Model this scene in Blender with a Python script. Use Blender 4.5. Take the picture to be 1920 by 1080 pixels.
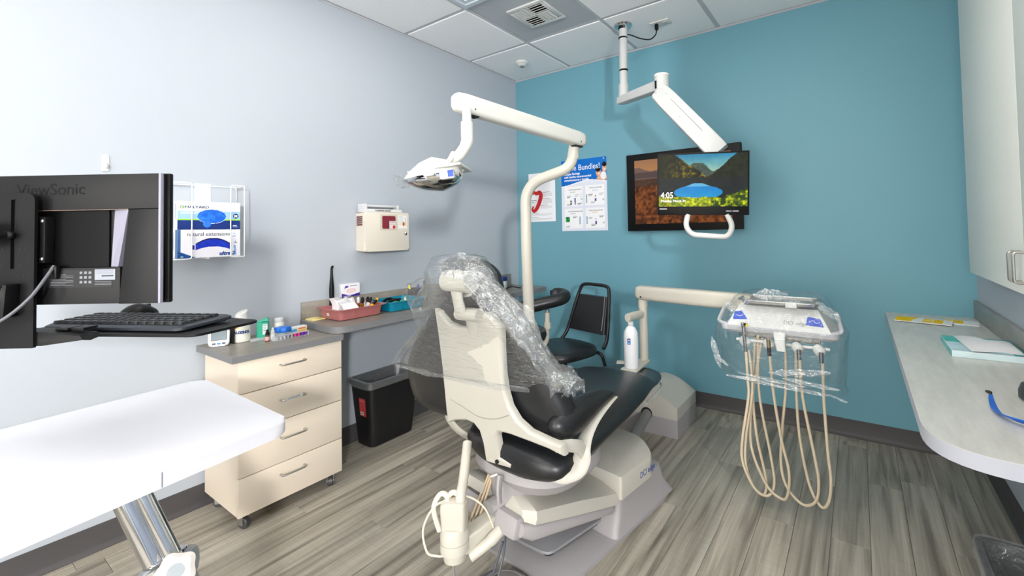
import bpy, bmesh, math, random
import numpy as np
from mathutils import Vector, Matrix, noise as mnoise

for o in list(bpy.data.objects):
    bpy.data.objects.remove(o)
random.seed(7)
SC = bpy.context.scene
COL = SC.collection
PI = math.pi
ROOM_X, CEIL, REAR_Y = 3.083, 2.628, -5.10      # right wall, ceiling height, wall behind the camera

# ------------------------------------------------------------------ camera
YAW, PITCH, ROLL, FPX, PPX, PPY = 0.58701, 0.02770, -0.01950, 825.85, 1058.0, 410.7
cd = bpy.data.cameras.new('camera'); cam = bpy.data.objects.new('camera', cd); COL.objects.link(cam)
f = Vector((-math.sin(YAW)*math.cos(PITCH), math.cos(YAW)*math.cos(PITCH), math.sin(PITCH)))
r = f.cross(Vector((0, 0, 1))).normalized(); u = r.cross(f)
rr = r*math.cos(ROLL)+u*math.sin(ROLL); uu = -r*math.sin(ROLL)+u*math.cos(ROLL)
Mc = Matrix((rr, uu, -f)).transposed().to_4x4(); Mc.translation = (2.5745, -3.1054, 1.2389)
cam.matrix_world = Mc
cd.sensor_fit = 'HORIZONTAL'; cd.sensor_width = 36; cd.lens = FPX*36/1920
cd.shift_x = (960-PPX)/1920; cd.shift_y = (PPY-540)/1920
cd.clip_start = 0.02
SC.camera = cam

# ------------------------------------------------------------------ world, exposure
W = bpy.data.worlds.new('world'); SC.world = W; W.use_nodes = True
W.node_tree.nodes['Background'].inputs[0].default_value = (0.9, 0.95, 1, 1)
W.node_tree.nodes['Background'].inputs[1].default_value = 0.3
PANEL_LIGHT, ADDED_WINDOW_LIGHT, FILL_DOOR_LIGHT = 5.4, 640.0, 5.6            # emission of the ceiling panels, the added corridor window and the added fill door
SC.view_settings.view_transform = 'Standard'
SC.view_settings.look = 'None'
SC.view_settings.gamma = 1.0
SC.view_settings.use_curve_mapping = False
SC.view_settings.exposure = 0.17

# ------------------------------------------------------------------ materials
def lin(c):
    return tuple(((x/255)/12.92 if x/255 <= 0.04045 else (((x/255)+0.055)/1.055)**2.4) for x in c)

MATS = {}
def mat(name, rgb, rough=0.5, metal=0.0, var=0.04, scale=12.0, bump=0.0, bscale=60.0, coat=0.0, emit=0.0, spec=0.5, stretch=None, trans=0.0, alpha=1.0, sheen=0.0):
    if name in MATS: return MATS[name]
    m = bpy.data.materials.new(name); m.use_nodes = True
    nt = m.node_tree; N = nt.nodes; L = nt.links
    b = N['Principled BSDF']
    b.inputs['Roughness'].default_value = rough; b.inputs['Metallic'].default_value = metal
    b.inputs['Coat Weight'].default_value = coat; b.inputs['Coat Roughness'].default_value = 0.08
    b.inputs['Specular IOR Level'].default_value = spec
    b.inputs['Transmission Weight'].default_value = trans; b.inputs['Alpha'].default_value = alpha
    c = lin(rgb)
    tc = N.new('ShaderNodeTexCoord'); mp = N.new('ShaderNodeMapping')
    L.new(tc.outputs['Object'], mp.inputs[0])
    if stretch: mp.inputs['Scale'].default_value = stretch
    nz = N.new('ShaderNodeTexNoise'); nz.inputs['Scale'].default_value = scale; nz.inputs['Detail'].default_value = 4
    L.new(mp.outputs[0], nz.inputs['Vector'])
    mx = N.new('ShaderNodeMix'); mx.data_type = 'RGBA'
    mx.inputs['A'].default_value = (*[x*(1-var) for x in c], 1); mx.inputs['B'].default_value = (*[min(1, x*(1+var)) for x in c], 1)
    L.new(nz.outputs['Fac'], mx.inputs['Factor']); L.new(mx.outputs['Result'], b.inputs['Base Color'])
    if emit:
        L.new(mx.outputs['Result'], b.inputs['Emission Color']); b.inputs['Emission Strength'].default_value = emit
    if bump:
        n2 = N.new('ShaderNodeTexNoise'); n2.inputs['Scale'].default_value = bscale; n2.inputs['Detail'].default_value = 3
        L.new(mp.outputs[0], n2.inputs['Vector'])
        bp = N.new('ShaderNodeBump'); bp.inputs['Strength'].default_value = bump; bp.inputs['Distance'].default_value = 0.01
        L.new(n2.outputs['Fac'], bp.inputs['Height']); L.new(bp.outputs[0], b.inputs['Normal'])
    MATS[name] = m
    return m

def print_mat(name, rough=0.45, emit=0.0, gloss=0.4):
    """flat print / screen picture: colours come from the mesh's colour attribute"""
    if name in MATS: return MATS[name]
    m = bpy.data.materials.new(name); m.use_nodes = True
    N = m.node_tree.nodes; L = m.node_tree.links; b = N['Principled BSDF']
    a = N.new('ShaderNodeVertexColor'); a.layer_name = 'ink'
    b.inputs['Roughness'].default_value = rough; b.inputs['Specular IOR Level'].default_value = gloss
    if emit:
        b.inputs['Base Color'].default_value = (0.01, 0.01, 0.01, 1)
        L.new(a.outputs[0], b.inputs['Emission Color']); b.inputs['Emission Strength'].default_value = emit
    else:
        L.new(a.outputs[0], b.inputs['Base Color'])
    MATS[name] = m
    return m

def film_mat(name, base=0.07, peak=0.75, rough=0.12, haze=0.05, scale=30, stretch=(1, 1, 1), bump=0.55):
    """clear plastic film: see-through with glossy creases"""
    m = bpy.data.materials.new(name); m.use_nodes = True
    N = m.node_tree.nodes; L = m.node_tree.links; N.clear()
    out = N.new('ShaderNodeOutputMaterial'); tr = N.new('ShaderNodeBsdfTransparent'); gl = N.new('ShaderNodeBsdfGlossy')
    df = N.new('ShaderNodeBsdfDiffuse'); df.inputs[0].default_value = (0.85, 0.88, 0.9, 1)
    tr.inputs[0].default_value = (0.97, 0.98, 0.98, 1); gl.inputs['Roughness'].default_value = rough
    tc = N.new('ShaderNodeTexCoord'); mp = N.new('ShaderNodeMapping'); mp.inputs['Scale'].default_value = stretch
    nz = N.new('ShaderNodeTexNoise'); nz.inputs['Scale'].default_value = scale; nz.inputs['Detail'].default_value = 3; nz.inputs['Distortion'].default_value = 0.8
    L.new(tc.outputs['Object'], mp.inputs[0]); L.new(mp.outputs[0], nz.inputs['Vector'])
    bp = N.new('ShaderNodeBump'); bp.inputs['Strength'].default_value = bump; bp.inputs['Distance'].default_value = 0.012
    L.new(nz.outputs['Fac'], bp.inputs['Height']); L.new(bp.outputs[0], gl.inputs['Normal'])
    lw = N.new('ShaderNodeLayerWeight'); lw.inputs['Blend'].default_value = 0.25; L.new(bp.outputs[0], lw.inputs['Normal'])
    mr = N.new('ShaderNodeMapRange'); mr.inputs['To Min'].default_value = base; mr.inputs['To Max'].default_value = peak
    L.new(lw.outputs['Facing'], mr.inputs['Value'])
    m1 = N.new('ShaderNodeMixShader'); m2 = N.new('ShaderNodeMixShader'); m2.inputs[0].default_value = haze
    L.new(mr.outputs[0], m1.inputs[0]); L.new(tr.outputs[0], m1.inputs[1]); L.new(gl.outputs[0], m1.inputs[2])
    L.new(m1.outputs[0], m2.inputs[1]); L.new(df.outputs[0], m2.inputs[2]); L.new(m2.outputs[0], out.inputs[0])
    MATS[name] = m
    return m

def laminate(name, c1, c2, rough=0.35, direction=(1, 6, 1)):
    m = bpy.data.materials.new(name); m.use_nodes = True
    N = m.node_tree.nodes; L = m.node_tree.links; b = N['Principled BSDF']
    tc = N.new('ShaderNodeTexCoord'); mp = N.new('ShaderNodeMapping'); mp.inputs['Scale'].default_value = direction
    L.new(tc.outputs['Object'], mp.inputs[0])
    n1 = N.new('ShaderNodeTexNoise'); n1.inputs['Scale'].default_value = 5; n1.inputs['Detail'].default_value = 9; n1.inputs['Roughness'].default_value = 0.65
    L.new(mp.outputs[0], n1.inputs['Vector'])
    cr_ = N.new('ShaderNodeValToRGB'); cr_.color_ramp.elements[0].position = 0.3; cr_.color_ramp.elements[1].position = 0.72
    cr_.color_ramp.elements[0].color = (*lin(c1), 1); cr_.color_ramp.elements[1].color = (*lin(c2), 1)
    L.new(n1.outputs['Fac'], cr_.inputs[0]); L.new(cr_.outputs[0], b.inputs['Base Color'])
    b.inputs['Roughness'].default_value = rough
    MATS[name] = m
    return m

def plank_mat():
    m = bpy.data.materials.new('vinyl_plank'); m.use_nodes = True
    N = m.node_tree.nodes; L = m.node_tree.links; b = N['Principled BSDF']
    tc = N.new('ShaderNodeTexCoord'); oi = N.new('ShaderNodeObjectInfo')
    ml = N.new('ShaderNodeVectorMath'); ml.operation = 'SCALE'; ml.inputs[0].default_value = (13.7, 31.1, 0); L.new(oi.outputs['Random'], ml.inputs['Scale'])
    ad = N.new('ShaderNodeVectorMath'); L.new(tc.outputs['Object'], ad.inputs[0]); L.new(ml.outputs[0], ad.inputs[1])
    def grain(sx, sy, det, sc, dist=0.0):
        mp = N.new('ShaderNodeMapping'); mp.inputs['Scale'].default_value = (sx, sy, 1); L.new(ad.outputs[0], mp.inputs[0])
        n = N.new('ShaderNodeTexNoise'); n.inputs['Scale'].default_value = sc; n.inputs['Detail'].default_value = det; n.inputs['Distortion'].default_value = dist
        L.new(mp.outputs[0], n.inputs['Vector']); return n
    g1 = grain(9, 0.42, 6, 3.2, 0.5); g2 = grain(70, 1.2, 4, 3.0)
    saw = grain(1.2, 55, 2, 3.0)
    r1 = N.new('ShaderNodeValToRGB'); e = r1.color_ramp.elements
    e[0].position = 0.28; e[0].color = (*lin((110, 104, 94)), 1); e[1].position = 0.70; e[1].color = (*lin((188, 181, 166)), 1)
    x = e.new(0.47); x.color = (*lin((160, 152, 138)), 1)
    L.new(g1.outputs['Fac'], r1.inputs[0])
    def mult(a, fac, lo, hi):
        mr = N.new('ShaderNodeMapRange'); mr.inputs['From Min'].default_value = 0.3; mr.inputs['From Max'].default_value = 0.7
        mr.inputs['To Min'].default_value = lo; mr.inputs['To Max'].default_value = hi; L.new(fac, mr.inputs['Value'])
        v = N.new('ShaderNodeVectorMath'); v.operation = 'SCALE'; L.new(a, v.inputs[0]); L.new(mr.outputs[0], v.inputs['Scale']); return v.outputs[0]
    c = mult(r1.outputs[0], g2.outputs['Fac'], 0.84, 1.10)
    c = mult(c, saw.outputs['Fac'], 0.94, 1.05)
    mr = N.new('ShaderNodeMapRange'); mr.inputs['To Min'].default_value = 0.80; mr.inputs['To Max'].default_value = 1.14; L.new(oi.outputs['Random'], mr.inputs['Value'])
    v = N.new('ShaderNodeVectorMath'); v.operation = 'SCALE'; L.new(c, v.inputs[0]); L.new(mr.outputs[0], v.inputs['Scale'])
    L.new(v.outputs[0], b.inputs['Base Color'])
    b.inputs['Roughness'].default_value = 0.42
    bp = N.new('ShaderNodeBump'); bp.inputs['Strength'].default_value = 0.15; bp.inputs['Distance'].default_value = 0.004
    L.new(saw.outputs['Fac'], bp.inputs['Height']); L.new(bp.outputs[0], b.inputs['Normal'])
    MATS['vinyl_plank'] = m
    return m

# ------------------------------------------------------------------ mesh helpers
def V3(*a): return Vector(a)
def T(x, y, z): return Matrix.Translation((x, y, z))
def RZ(a): return Matrix.Rotation(math.radians(a), 4, 'Z')
def RX(a): return Matrix.Rotation(math.radians(a), 4, 'X')
def RY(a): return Matrix.Rotation(math.radians(a), 4, 'Y')
def frame(o, x, y):
    """matrix with origin o, local x along x, local y close to y, z = x cross y"""
    x = Vector(x).normalized(); z = x.cross(Vector(y)).normalized(); y = z.cross(x)
    m = Matrix((x, y, z)).transposed().to_4x4(); m.translation = Vector(o); return m

def cr(pts, n=8, closed=False):
    """Catmull-Rom through pts"""
    P = [Vector(p) for p in pts]; out = []
    m = len(P)
    rng = range(m if closed else m-1)
    for i in rng:
        if closed: a, b, c, d = P[(i-1) % m], P[i], P[(i+1) % m], P[(i+2) % m]
        else: a, b, c, d = P[max(i-1, 0)], P[i], P[i+1], P[min(i+2, m-1)]
        for k in range(n):
            t = k/n
            out.append(0.5*((2*b)+(c-a)*t+(2*a-5*b+4*c-d)*t*t+(3*b-a-3*c+d)*t**3))
    if not closed: out.append(P[-1].copy())
    return out

def fillet(pts, rad, n=6, closed=False):
    P = [Vector(p) for p in pts]; out = []; m = len(P)
    for i in range(m):
        if not closed and i in (0, m-1): out.append(P[i]); continue
        a, b, c = P[i-1], P[i], P[(i+1) % m]
        rd = rad[i] if isinstance(rad, (list, tuple)) else rad
        d1, d2 = (a-b), (c-b)
        q = min(rd, d1.length*0.49, d2.length*0.49)
        p1, p2 = b+d1.normalized()*q, b+d2.normalized()*q
        for k in range(n+1):
            t = k/n
            out.append(p1*(1-t)**2+b*2*t*(1-t)+p2*t*t)
    return out

def rrect(w, h, rad, n=5, cx=0, cy=0):
    pts = [(cx-w/2, cy-h/2, 0), (cx+w/2, cy-h/2, 0), (cx+w/2, cy+h/2, 0), (cx-w/2, cy+h/2, 0)]
    return [(p.x, p.y) for p in fillet(pts, rad, n, True)]

def rpoly(pts, rad, n=5):
    return [(p.x, p.y) for p in fillet([(a, b, 0) for a, b in pts], rad, n, True)]

class MB:
    def __init__(s): s.bm = bmesh.new()
    def _add(s, vs, fs, M=None):
        V = [s.bm.verts.new(M @ Vector(v) if M is not None else Vector(v)) for v in vs]
        for f_ in fs:
            try: s.bm.faces.new([V[i] for i in f_])
            except ValueError: pass
        return s
    def box(s, x0, x1, y0, y1, z0, z1, bev=0.0, M=None, seg=2):
        b = bmesh.new(); bmesh.ops.create_cube(b, size=1)
        for v in b.verts: v.co = Vector(((x0+x1)/2+v.co.x*(x1-x0), (y0+y1)/2+v.co.y*(y1-y0), (z0+z1)/2+v.co.z*(z1-z0)))
        if bev: bmesh.ops.bevel(b, geom=b.edges[:], offset=bev, segments=seg, affect='EDGES', profile=0.5)
        s._merge(b, M); return s
    def _merge(s, b, M=None):
        b.verts.index_update()
        s._add([v.co for v in b.verts], [[v.index for v in f_.verts] for f_ in b.faces], M); b.free()
    def prism(s, pts, z0, z1, M=None, bev=0.0, seg=2):
        b = bmesh.new(); n = len(pts)
        lo = [b.verts.new((p[0], p[1], z0)) for p in pts]; hi = [b.verts.new((p[0], p[1], z1)) for p in pts]
        b.faces.new(lo[::-1]); b.faces.new(hi)
        for i in range(n): b.faces.new((lo[i], lo[(i+1) % n], hi[(i+1) % n], hi[i]))
        if bev:
            ed = [e for e in b.edges if abs(e.verts[0].co.z-e.verts[1].co.z) < 1e-9]
            bmesh.ops.bevel(b, geom=ed, offset=bev, segments=seg, affect='EDGES', profile=0.5)
        s._merge(b, M); return s
    def loft(s, rings, cap=True, closed=True, M=None):
        n = len(rings[0]); vs = [p for r_ in rings for p in r_]; fs = []
        for k in range(len(rings)-1):
            for i in range(n if closed else n-1):
                j = (i+1) % n
                fs.append((k*n+i, k*n+j, (k+1)*n+j, (k+1)*n+i))
        if cap and closed:
            fs.append(tuple(range(n))[::-1]); fs.append(tuple((len(rings)-1)*n+i for i in range(n)))
        return s._add(vs, fs, M)
    def tube(s, path, rad, n=10, closed=False, M=None, cap=True, flat=1.0, up=None):
        """sweep a circle (or an ellipse: flat scales the second axis) along path"""
        P = [Vector(p) for p in path]; m = len(P); rings = []
        tan = []
        for i in range(m):
            a = P[(i-1) % m] if (closed or i > 0) else P[i]; c = P[(i+1) % m] if (closed or i < m-1) else P[i]
            tan.append((c-a).normalized())
        t0 = tan[0]; ref = Vector(up) if up is not None else (Vector((0, 0, 1)) if abs(t0.z) < 0.9 else Vector((1, 0, 0)))
        nx = (ref-t0*ref.dot(t0)).normalized()
        for i in range(m):
            t = tan[i]; nx = (nx-t*nx.dot(t)).normalized(); ny = t.cross(nx)
            rd = rad[i] if isinstance(rad, (list, tuple)) else rad
            rings.append([P[i]+nx*math.cos(2*PI*k/n)*rd+ny*math.sin(2*PI*k/n)*rd*flat for k in range(n)])
        if closed: rings.append(rings[0]); return s.loft(rings, False, True, M)
        return s.loft(rings, cap, True, M)
    def cyl(s, p0, p1, r0, r1=None, n=16, M=None):
        return s.tube([p0, p1], [r0, r0 if r1 is None else r1], n, M=M)
    def lathe(s, prof, n=20, M=None):
        rings = [[(max(r_, 1e-5)*math.cos(2*PI*k/n), max(r_, 1e-5)*math.sin(2*PI*k/n), z) for k in range(n)] for r_, z in prof]
        return s.loft(rings, True, True, M)
    def grid(s, fn, nu, nv, M=None, closed=False):
        vs = [fn(i/nu, j/nv) for j in range(nv+1) for i in range(nu+(0 if closed else 1))]
        w = nu+(0 if closed else 1); fs = []
        for j in range(nv):
            for i in range(nu):
                fs.append((j*w+i, j*w+(i+1) % w, (j+1)*w+(i+1) % w, (j+1)*w+i))
        return s._add(vs, fs, M)
    def ball(s, c, rx, ry=None, rz=None, n=14, M=None):
        ry = rx if ry is None else ry; rz = rx if rz is None else rz
        prof = [(math.sin(PI*k/n), -math.cos(PI*k/n)) for k in range(n+1)]
        m2 = Matrix.Translation(c) @ Matrix.Diagonal((rx, ry, rz, 1))
        return s.lathe(prof, n+4, (M @ m2) if M is not None else m2)
    def build(s, name, m, parent=None, angle=35, flatshade=False):
        bmesh.ops.remove_doubles(s.bm, verts=s.bm.verts, dist=1e-6)
        bmesh.ops.recalc_face_normals(s.bm, faces=s.bm.faces)
        me = bpy.data.meshes.new(name); s.bm.to_mesh(me); s.bm.free()
        me.materials.append(m)
        if not flatshade:
            me.polygons.foreach_set('use_smooth', [True]*len(me.polygons)); me.set_sharp_from_angle(angle=math.radians(angle))
        return link(name, me, parent)

def link(name, me, parent=None):
    o = bpy.data.objects.new(name, me); COL.objects.link(o)
    if parent is not None: attach(o, parent)
    return o
def world_of(o):
    m = o.matrix_basis.copy()
    if o.parent is not None: return world_of(o.parent) @ m
    return m
def attach(o, parent):
    """parent keeping the child's coordinates as world coordinates"""
    o.parent = parent; o.matrix_parent_inverse = Matrix.Identity(4)
    o.matrix_basis = world_of(parent).inverted() @ o.matrix_basis
    return o
def tag(o, label=None, cat=None, group=None, kind=None):
    if label: o['label'] = label
    if cat: o['category'] = cat
    if group: o['group'] = group
    if kind: o['kind'] = kind
    return o
def thing(name, loc, label, cat, group=None):
    o = bpy.data.objects.new(name, None); o.empty_display_size = 0.05; COL.objects.link(o); o.location = loc
    return tag(o, label, cat, group)
def struct(o): o['kind'] = 'structure'; return o
def dup(root, dloc, label=None, group=None):
    c = root.copy(); COL.objects.link(c); c.location = root.location+Vector(dloc)
    if label: c['label'] = label
    if group: c['group'] = group
    for ch in list(root.children):
        k = ch.copy(); COL.objects.link(k); k.parent = c
        for g in list(ch.children):
            q = g.copy(); COL.objects.link(q); q.parent = k
    return c

def text(s, size, m, parent, M, align='LEFT', name='lettering', ext=0.0002, bold=0.0, sx=1.0):
    cu = bpy.data.curves.new('t', 'FONT'); cu.body = s; cu.size = size; cu.align_x = align; cu.extrude = ext; cu.offset = bold
    cu.resolution_u = 3
    to = bpy.data.objects.new('t', cu); COL.objects.link(to)
    dg = bpy.context.evaluated_depsgraph_get(); me = bpy.data.meshes.new_from_object(to.evaluated_get(dg))
    bpy.data.objects.remove(to); bpy.data.curves.remove(cu)
    me.transform(M @ Matrix.Diagonal((sx, 1, 1, 1))); me.materials.clear(); me.materials.append(m); me.name = name
    return link(name, me, parent)

def paint(name, w, h, nx, ny, fn, M, m, parent, bend=None):
    """a printed sheet or screen picture: grid w by h in local XY (origin lower left), colours fn(u,v)->(r,g,b) in 0..255"""
    u_, v_ = np.meshgrid(np.linspace(0, 1, nx+1), np.linspace(0, 1, ny+1))
    P = np.stack([u_.ravel()*w, v_.ravel()*h, np.zeros(u_.size)], 1)
    A = np.array(M); P = P @ A[:3, :3].T + A[:3, 3]
    i, j = np.meshgrid(np.arange(nx), np.arange(ny)); a = (j*(nx+1)+i).ravel()
    F = np.stack([a, a+1, a+nx+2, a+nx+1], 1)
    me = bpy.data.meshes.new(name); me.vertices.add(len(P)); me.vertices.foreach_set('co', P.ravel())
    me.loops.add(F.size); me.loops.foreach_set('vertex_index', F.ravel())
    me.polygons.add(len(F)); me.polygons.foreach_set('loop_start', np.arange(0, F.size, 4))
    me.update(calc_edges=True); me.validate()
    C = np.clip(np.stack(fn(u_.ravel(), v_.ravel()), 1)/255.0, 0, 1)
    C = np.where(C <= 0.04045, C/12.92, ((C+0.055)/1.055)**2.4)
    at = me.color_attributes.new('ink', 'FLOAT_COLOR', 'POINT')
    at.data.foreach_set('color', np.concatenate([C, np.ones((len(C), 1))], 1).ravel().astype(np.float32))
    me.materials.append(m)
    return link(name, me, parent)

class Ink:
    """tiny raster painter used inside paint(): layers of masks over a base colour"""
    def __init__(s, u_, v_, base):
        s.u, s.v = u_, v_; s.c = [np.full(u_.shape, float(k)) for k in base]
    def put(s, mask, col, a=1.0):
        k = np.asarray(mask, float)*a
        for i in range(3): s.c[i] = s.c[i]*(1-k)+np.asarray(col[i])*k
        return s
    def rect(s, u0, u1, v0, v1, col, a=1.0): return s.put((s.u >= u0) & (s.u <= u1) & (s.v >= v0) & (s.v <= v1), col, a)
    def ell(s, cu, cv, ru, rv, col, a=1.0): return s.put(((s.u-cu)/ru)**2+((s.v-cv)/rv)**2 <= 1, col, a)
    def out(s): return s.c
def fbm(u_, v_, sc, seed=0, octv=4, asp=1.0):
    """value noise on arrays, 0..1"""
    rs = np.random.RandomState(seed); tot = np.zeros(u_.shape); amp, sm = 1.0, 0.0
    for o_ in range(octv):
        g = rs.rand(64, 64); x = u_*sc*asp*(2**o_); y = v_*sc*(2**o_)
        xi = np.floor(x).astype(int); yi = np.floor(y).astype(int); fx = x-xi; fy = y-yi
        fx = fx*fx*(3-2*fx); fy = fy*fy*(3-2*fy)
        q = lambda a_, b_: g[b_ % 64, a_ % 64]
        tot += amp*((q(xi, yi)*(1-fx)+q(xi+1, yi)*fx)*(1-fy)+(q(xi, yi+1)*(1-fx)+q(xi+1, yi+1)*fx)*fy)
        sm += amp; amp *= 0.5
    return tot/sm
# ================================================================== THE ROOM
M_wall = mat('wall_grey_paint', (178, 184, 192), 0.55, var=0.015, scale=3, bump=0.03, bscale=250)
M_teal = mat('wall_teal_paint', (108, 162, 177), 0.5, var=0.02, scale=3, bump=0.03, bscale=250)
M_base = mat('vinyl_base', (74, 71, 72), 0.5, var=0.05)
M_tile = mat('ceiling_tile', (248, 248, 249), 0.9, var=0.03, scale=90, bump=0.12, bscale=300)
M_grid = mat('ceiling_grid', (196, 198, 202), 0.5)
M_plate = mat('grey_ceiling_plate', (182, 186, 190), 0.6, var=0.02)
M_whiteplastic = mat('white_plastic', (216, 216, 213), 0.35, var=0.02)
M_black = mat('black_plastic', (9, 9, 10), 0.42, var=0.1, spec=0.25)
M_slot = mat('dark_slot', (18, 18, 20), 0.7)
M_plank = plank_mat()

fl = struct(MB().box(-0.1, ROOM_X+0.1, REAR_Y-0.1, 0.1, -0.12, -0.004).build('floor', mat('subfloor', (70, 64, 58), 0.8), flatshade=True))
PW, PLEN = 0.131, 0.915
plank_me = None
def plank_mesh():
    b = MB().box(-PW/2+0.0006, PW/2-0.0006, -PLEN/2+0.0006, PLEN/2-0.0006, -0.004, 0.0, 0.0009, seg=1); o = b.build('plank', M_plank); me = o.data; bpy.data.objects.remove(o); return me
plank_me = plank_mesh()
offs = [0.31, 0.72, 0.10, 0.55, 0.86, 0.26, 0.62, 0.02, 0.44]
rowx = 2.447-PW/2
i0 = -int(rowx/PW)-1
for i in range(i0, 6):
    cx = rowx+i*PW
    if cx-PW/2 > ROOM_X or cx+PW/2 < 0: continue
    off = offs[(i*4+i//9) % 9]*PLEN
    y = 0.0+off
    while y-PLEN/2 > REAR_Y-PLEN:
        cy = y-PLEN/2
        lo, hi = max(cy-PLEN/2, REAR_Y), min(cy+PLEN/2, 0.0)
        if hi-lo > 0.03:
            o = bpy.data.objects.new('plank', plank_me); COL.objects.link(o); o.location = (cx, (lo+hi)/2, 0)
            w0, w1 = max(cx-PW/2, 0), min(cx+PW/2, ROOM_X)
            o.location.x = (w0+w1)/2; o.scale = ((w1-w0)/PW, (hi-lo)/PLEN, 1)
            o.parent = fl
        y -= PLEN

def wall(name, m, *boxes):
    b = MB()
    for q in boxes: b.box(*q)
    return struct(b.build(name, m, flatshade=True))
wall('wall_left', M_wall, (-0.1, 0.0, REAR_Y-0.1, 0.1, -0.01, CEIL+0.06))
wall('wall_back', M_teal, (0.0, ROOM_X, 0.0, 0.1, -0.01, CEIL+0.06))
wall('wall_rear', M_wall, (0.0, ROOM_X, REAR_Y-0.1, REAR_Y, -0.01, CEIL+0.06))
DY0, DY1, DZ = -4.40, -2.35, 2.30                 # added, unseen doorway in the right wall; lets the corridor light in
wall('wall_right', M_wall, (ROOM_X, ROOM_X+0.1, DY1, 0.1, -0.01, CEIL+0.06), (ROOM_X, ROOM_X+0.1, REAR_Y-0.1, DY0, -0.01, CEIL+0.06), (ROOM_X, ROOM_X+0.1, DY0, DY1, DZ, CEIL+0.06))
wall('wall_added_corridor', M_wall, (4.90, 5.0, -6.2, -1.9, -0.01, CEIL+0.06), (ROOM_X+0.1, 4.90, -6.2, -6.1, -0.01, CEIL+0.06), (ROOM_X+0.1, 4.90, -2.0, -1.9, -0.01, CEIL+0.06), (ROOM_X+0.1, 4.90, -6.1, -2.0, CEIL, CEIL+0.06), (ROOM_X+0.1, 4.90, -6.1, -2.0, -0.05, -0.004))  # corridor made up to house the added light window
M_frame = mat('pane_frame_white', (235, 235, 232), 0.4)
WY0, WY1, WZ0, WZ1 = -5.16, -4.84, 1.71, 2.03  # added unseen window, set to throw the lamp's shadow on the left wall
wn = struct(thing('added_light_window', (4.89, (WY0+WY1)/2, WZ0), None, None))
MB().box(4.86, 4.899, WY0-0.05, WY0, WZ0-0.05, WZ1+0.05).box(4.86, 4.899, WY1, WY1+0.05, WZ0-0.05, WZ1+0.05).box(4.86, 4.899, WY0, WY1, WZ0-0.05, WZ0).box(4.86, 4.899, WY0, WY1, WZ1, WZ1+0.05).build('added_window_frame', M_frame, wn)
MB().box(4.88, 4.885, WY0, WY1, WZ0, WZ1).build('pane', mat('added_light_pane', (252, 251, 250), 0.3, var=0.0, emit=ADDED_WINDOW_LIGHT), wn)

# unseen glazed door added behind the camera as fill light for the teal wall
dn = struct(thing('fill_light_door', (2.45, REAR_Y, 0), None, None))
b = MB()
for x in (0.86, 1.88, 2.90): b.box(x, x+0.06, REAR_Y+0.001, REAR_Y+0.04, 0, 2.36)
b.box(0.92, 2.90, REAR_Y+0.001, REAR_Y+0.04, 2.30, 2.36).box(0.92, 2.90, REAR_Y+0.001, REAR_Y+0.04, 0, 0.30).build('fill_door_frame', M_frame, dn)
M_pane = mat('fill_light_pane', (255, 252, 247), 0.3, var=0.0, emit=FILL_DOOR_LIGHT)
for x in (0.92, 1.94): MB().box(x, x+0.96, REAR_Y+0.010, REAR_Y+0.018, 0.30, 2.30).build('pane', M_pane, dn)
# ceiling: slab, exposed grid, tiles one by one
ce = struct(MB().box(-0.1, ROOM_X+0.1, REAR_Y-0.1, 0.1, CEIL+0.03, CEIL+0.12).build('ceiling', mat('plenum', (120, 120, 120), 0.9), flatshade=True))
GX = [0.0, 0.598, 1.208, 1.818, 2.428, 3.038, ROOM_X]
GY = [0.0, -0.581, -1.191, -1.801, -2.411, -3.021, -3.631, -4.241, -4.851, REAR_Y]
for x in GX[1:-1]: MB().box(x-0.012, x+0.012, REAR_Y, 0, CEIL, CEIL+0.03).build('grid_bar', M_grid, ce, flatshade=True)
for y in GY[1:-1]: MB().box(0, ROOM_X, y-0.012, y+0.012, CEIL+0.0004, CEIL+0.03).build('grid_bar', M_grid, ce, flatshade=True)
M_angle = mat('wall_angle', (186, 188, 193), 0.5)
MB().box(0, 0.022, REAR_Y, 0, CEIL-0.001, CEIL+0.03).box(0, 0.003, REAR_Y, 0, CEIL-0.016, CEIL).build('wall_angle', M_angle, ce, flatshade=True)
MB().box(0.022, ROOM_X, -0.022, 0, CEIL-0.001, CEIL+0.03).box(0.003, ROOM_X, -0.003, 0, CEIL-0.016, CEIL).build('wall_angle', M_angle, ce, flatshade=True)
PANELS = {(1, 2), (1, 3), (3, 2), (3, 3), (1, 5), (1, 6), (3, 5), (3, 6)}
tile_me = {}
for a in range(len(GX)-1):
    for b_ in range(len(GY)-1):
        if (a, b_) in PANELS: continue
        w, d = GX[a+1]-GX[a]-0.028, GY[b_]-GY[b_+1]-0.028
        if w < 0.02 or d < 0.02: continue
        plate = (a, b_) == (1, 1)
        key = (round(w, 3), round(d, 3), plate)
        if key not in tile_me:
            bb = MB().box(-w/2, w/2, -d/2, d/2, 0.001 if plate else -0.005, 0.028, 0.003, seg=1); o = bb.build('ceiling_tile', M_plate if plate else M_tile); tile_me[key] = o.data; bpy.data.objects.remove(o)
        o = bpy.data.objects.new('ceiling_tile', tile_me[key]); COL.objects.link(o); o.location = ((GX[a]+GX[a+1])/2, (GY[b_]+GY[b_+1])/2, CEIL); o.parent = ce
M_glow = mat('panel_diffuser', (255, 252, 246), 0.4, var=0.0, emit=PANEL_LIGHT)
M_troff = mat('panel_frame', (196, 206, 214), 0.35, var=0.02)
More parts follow.
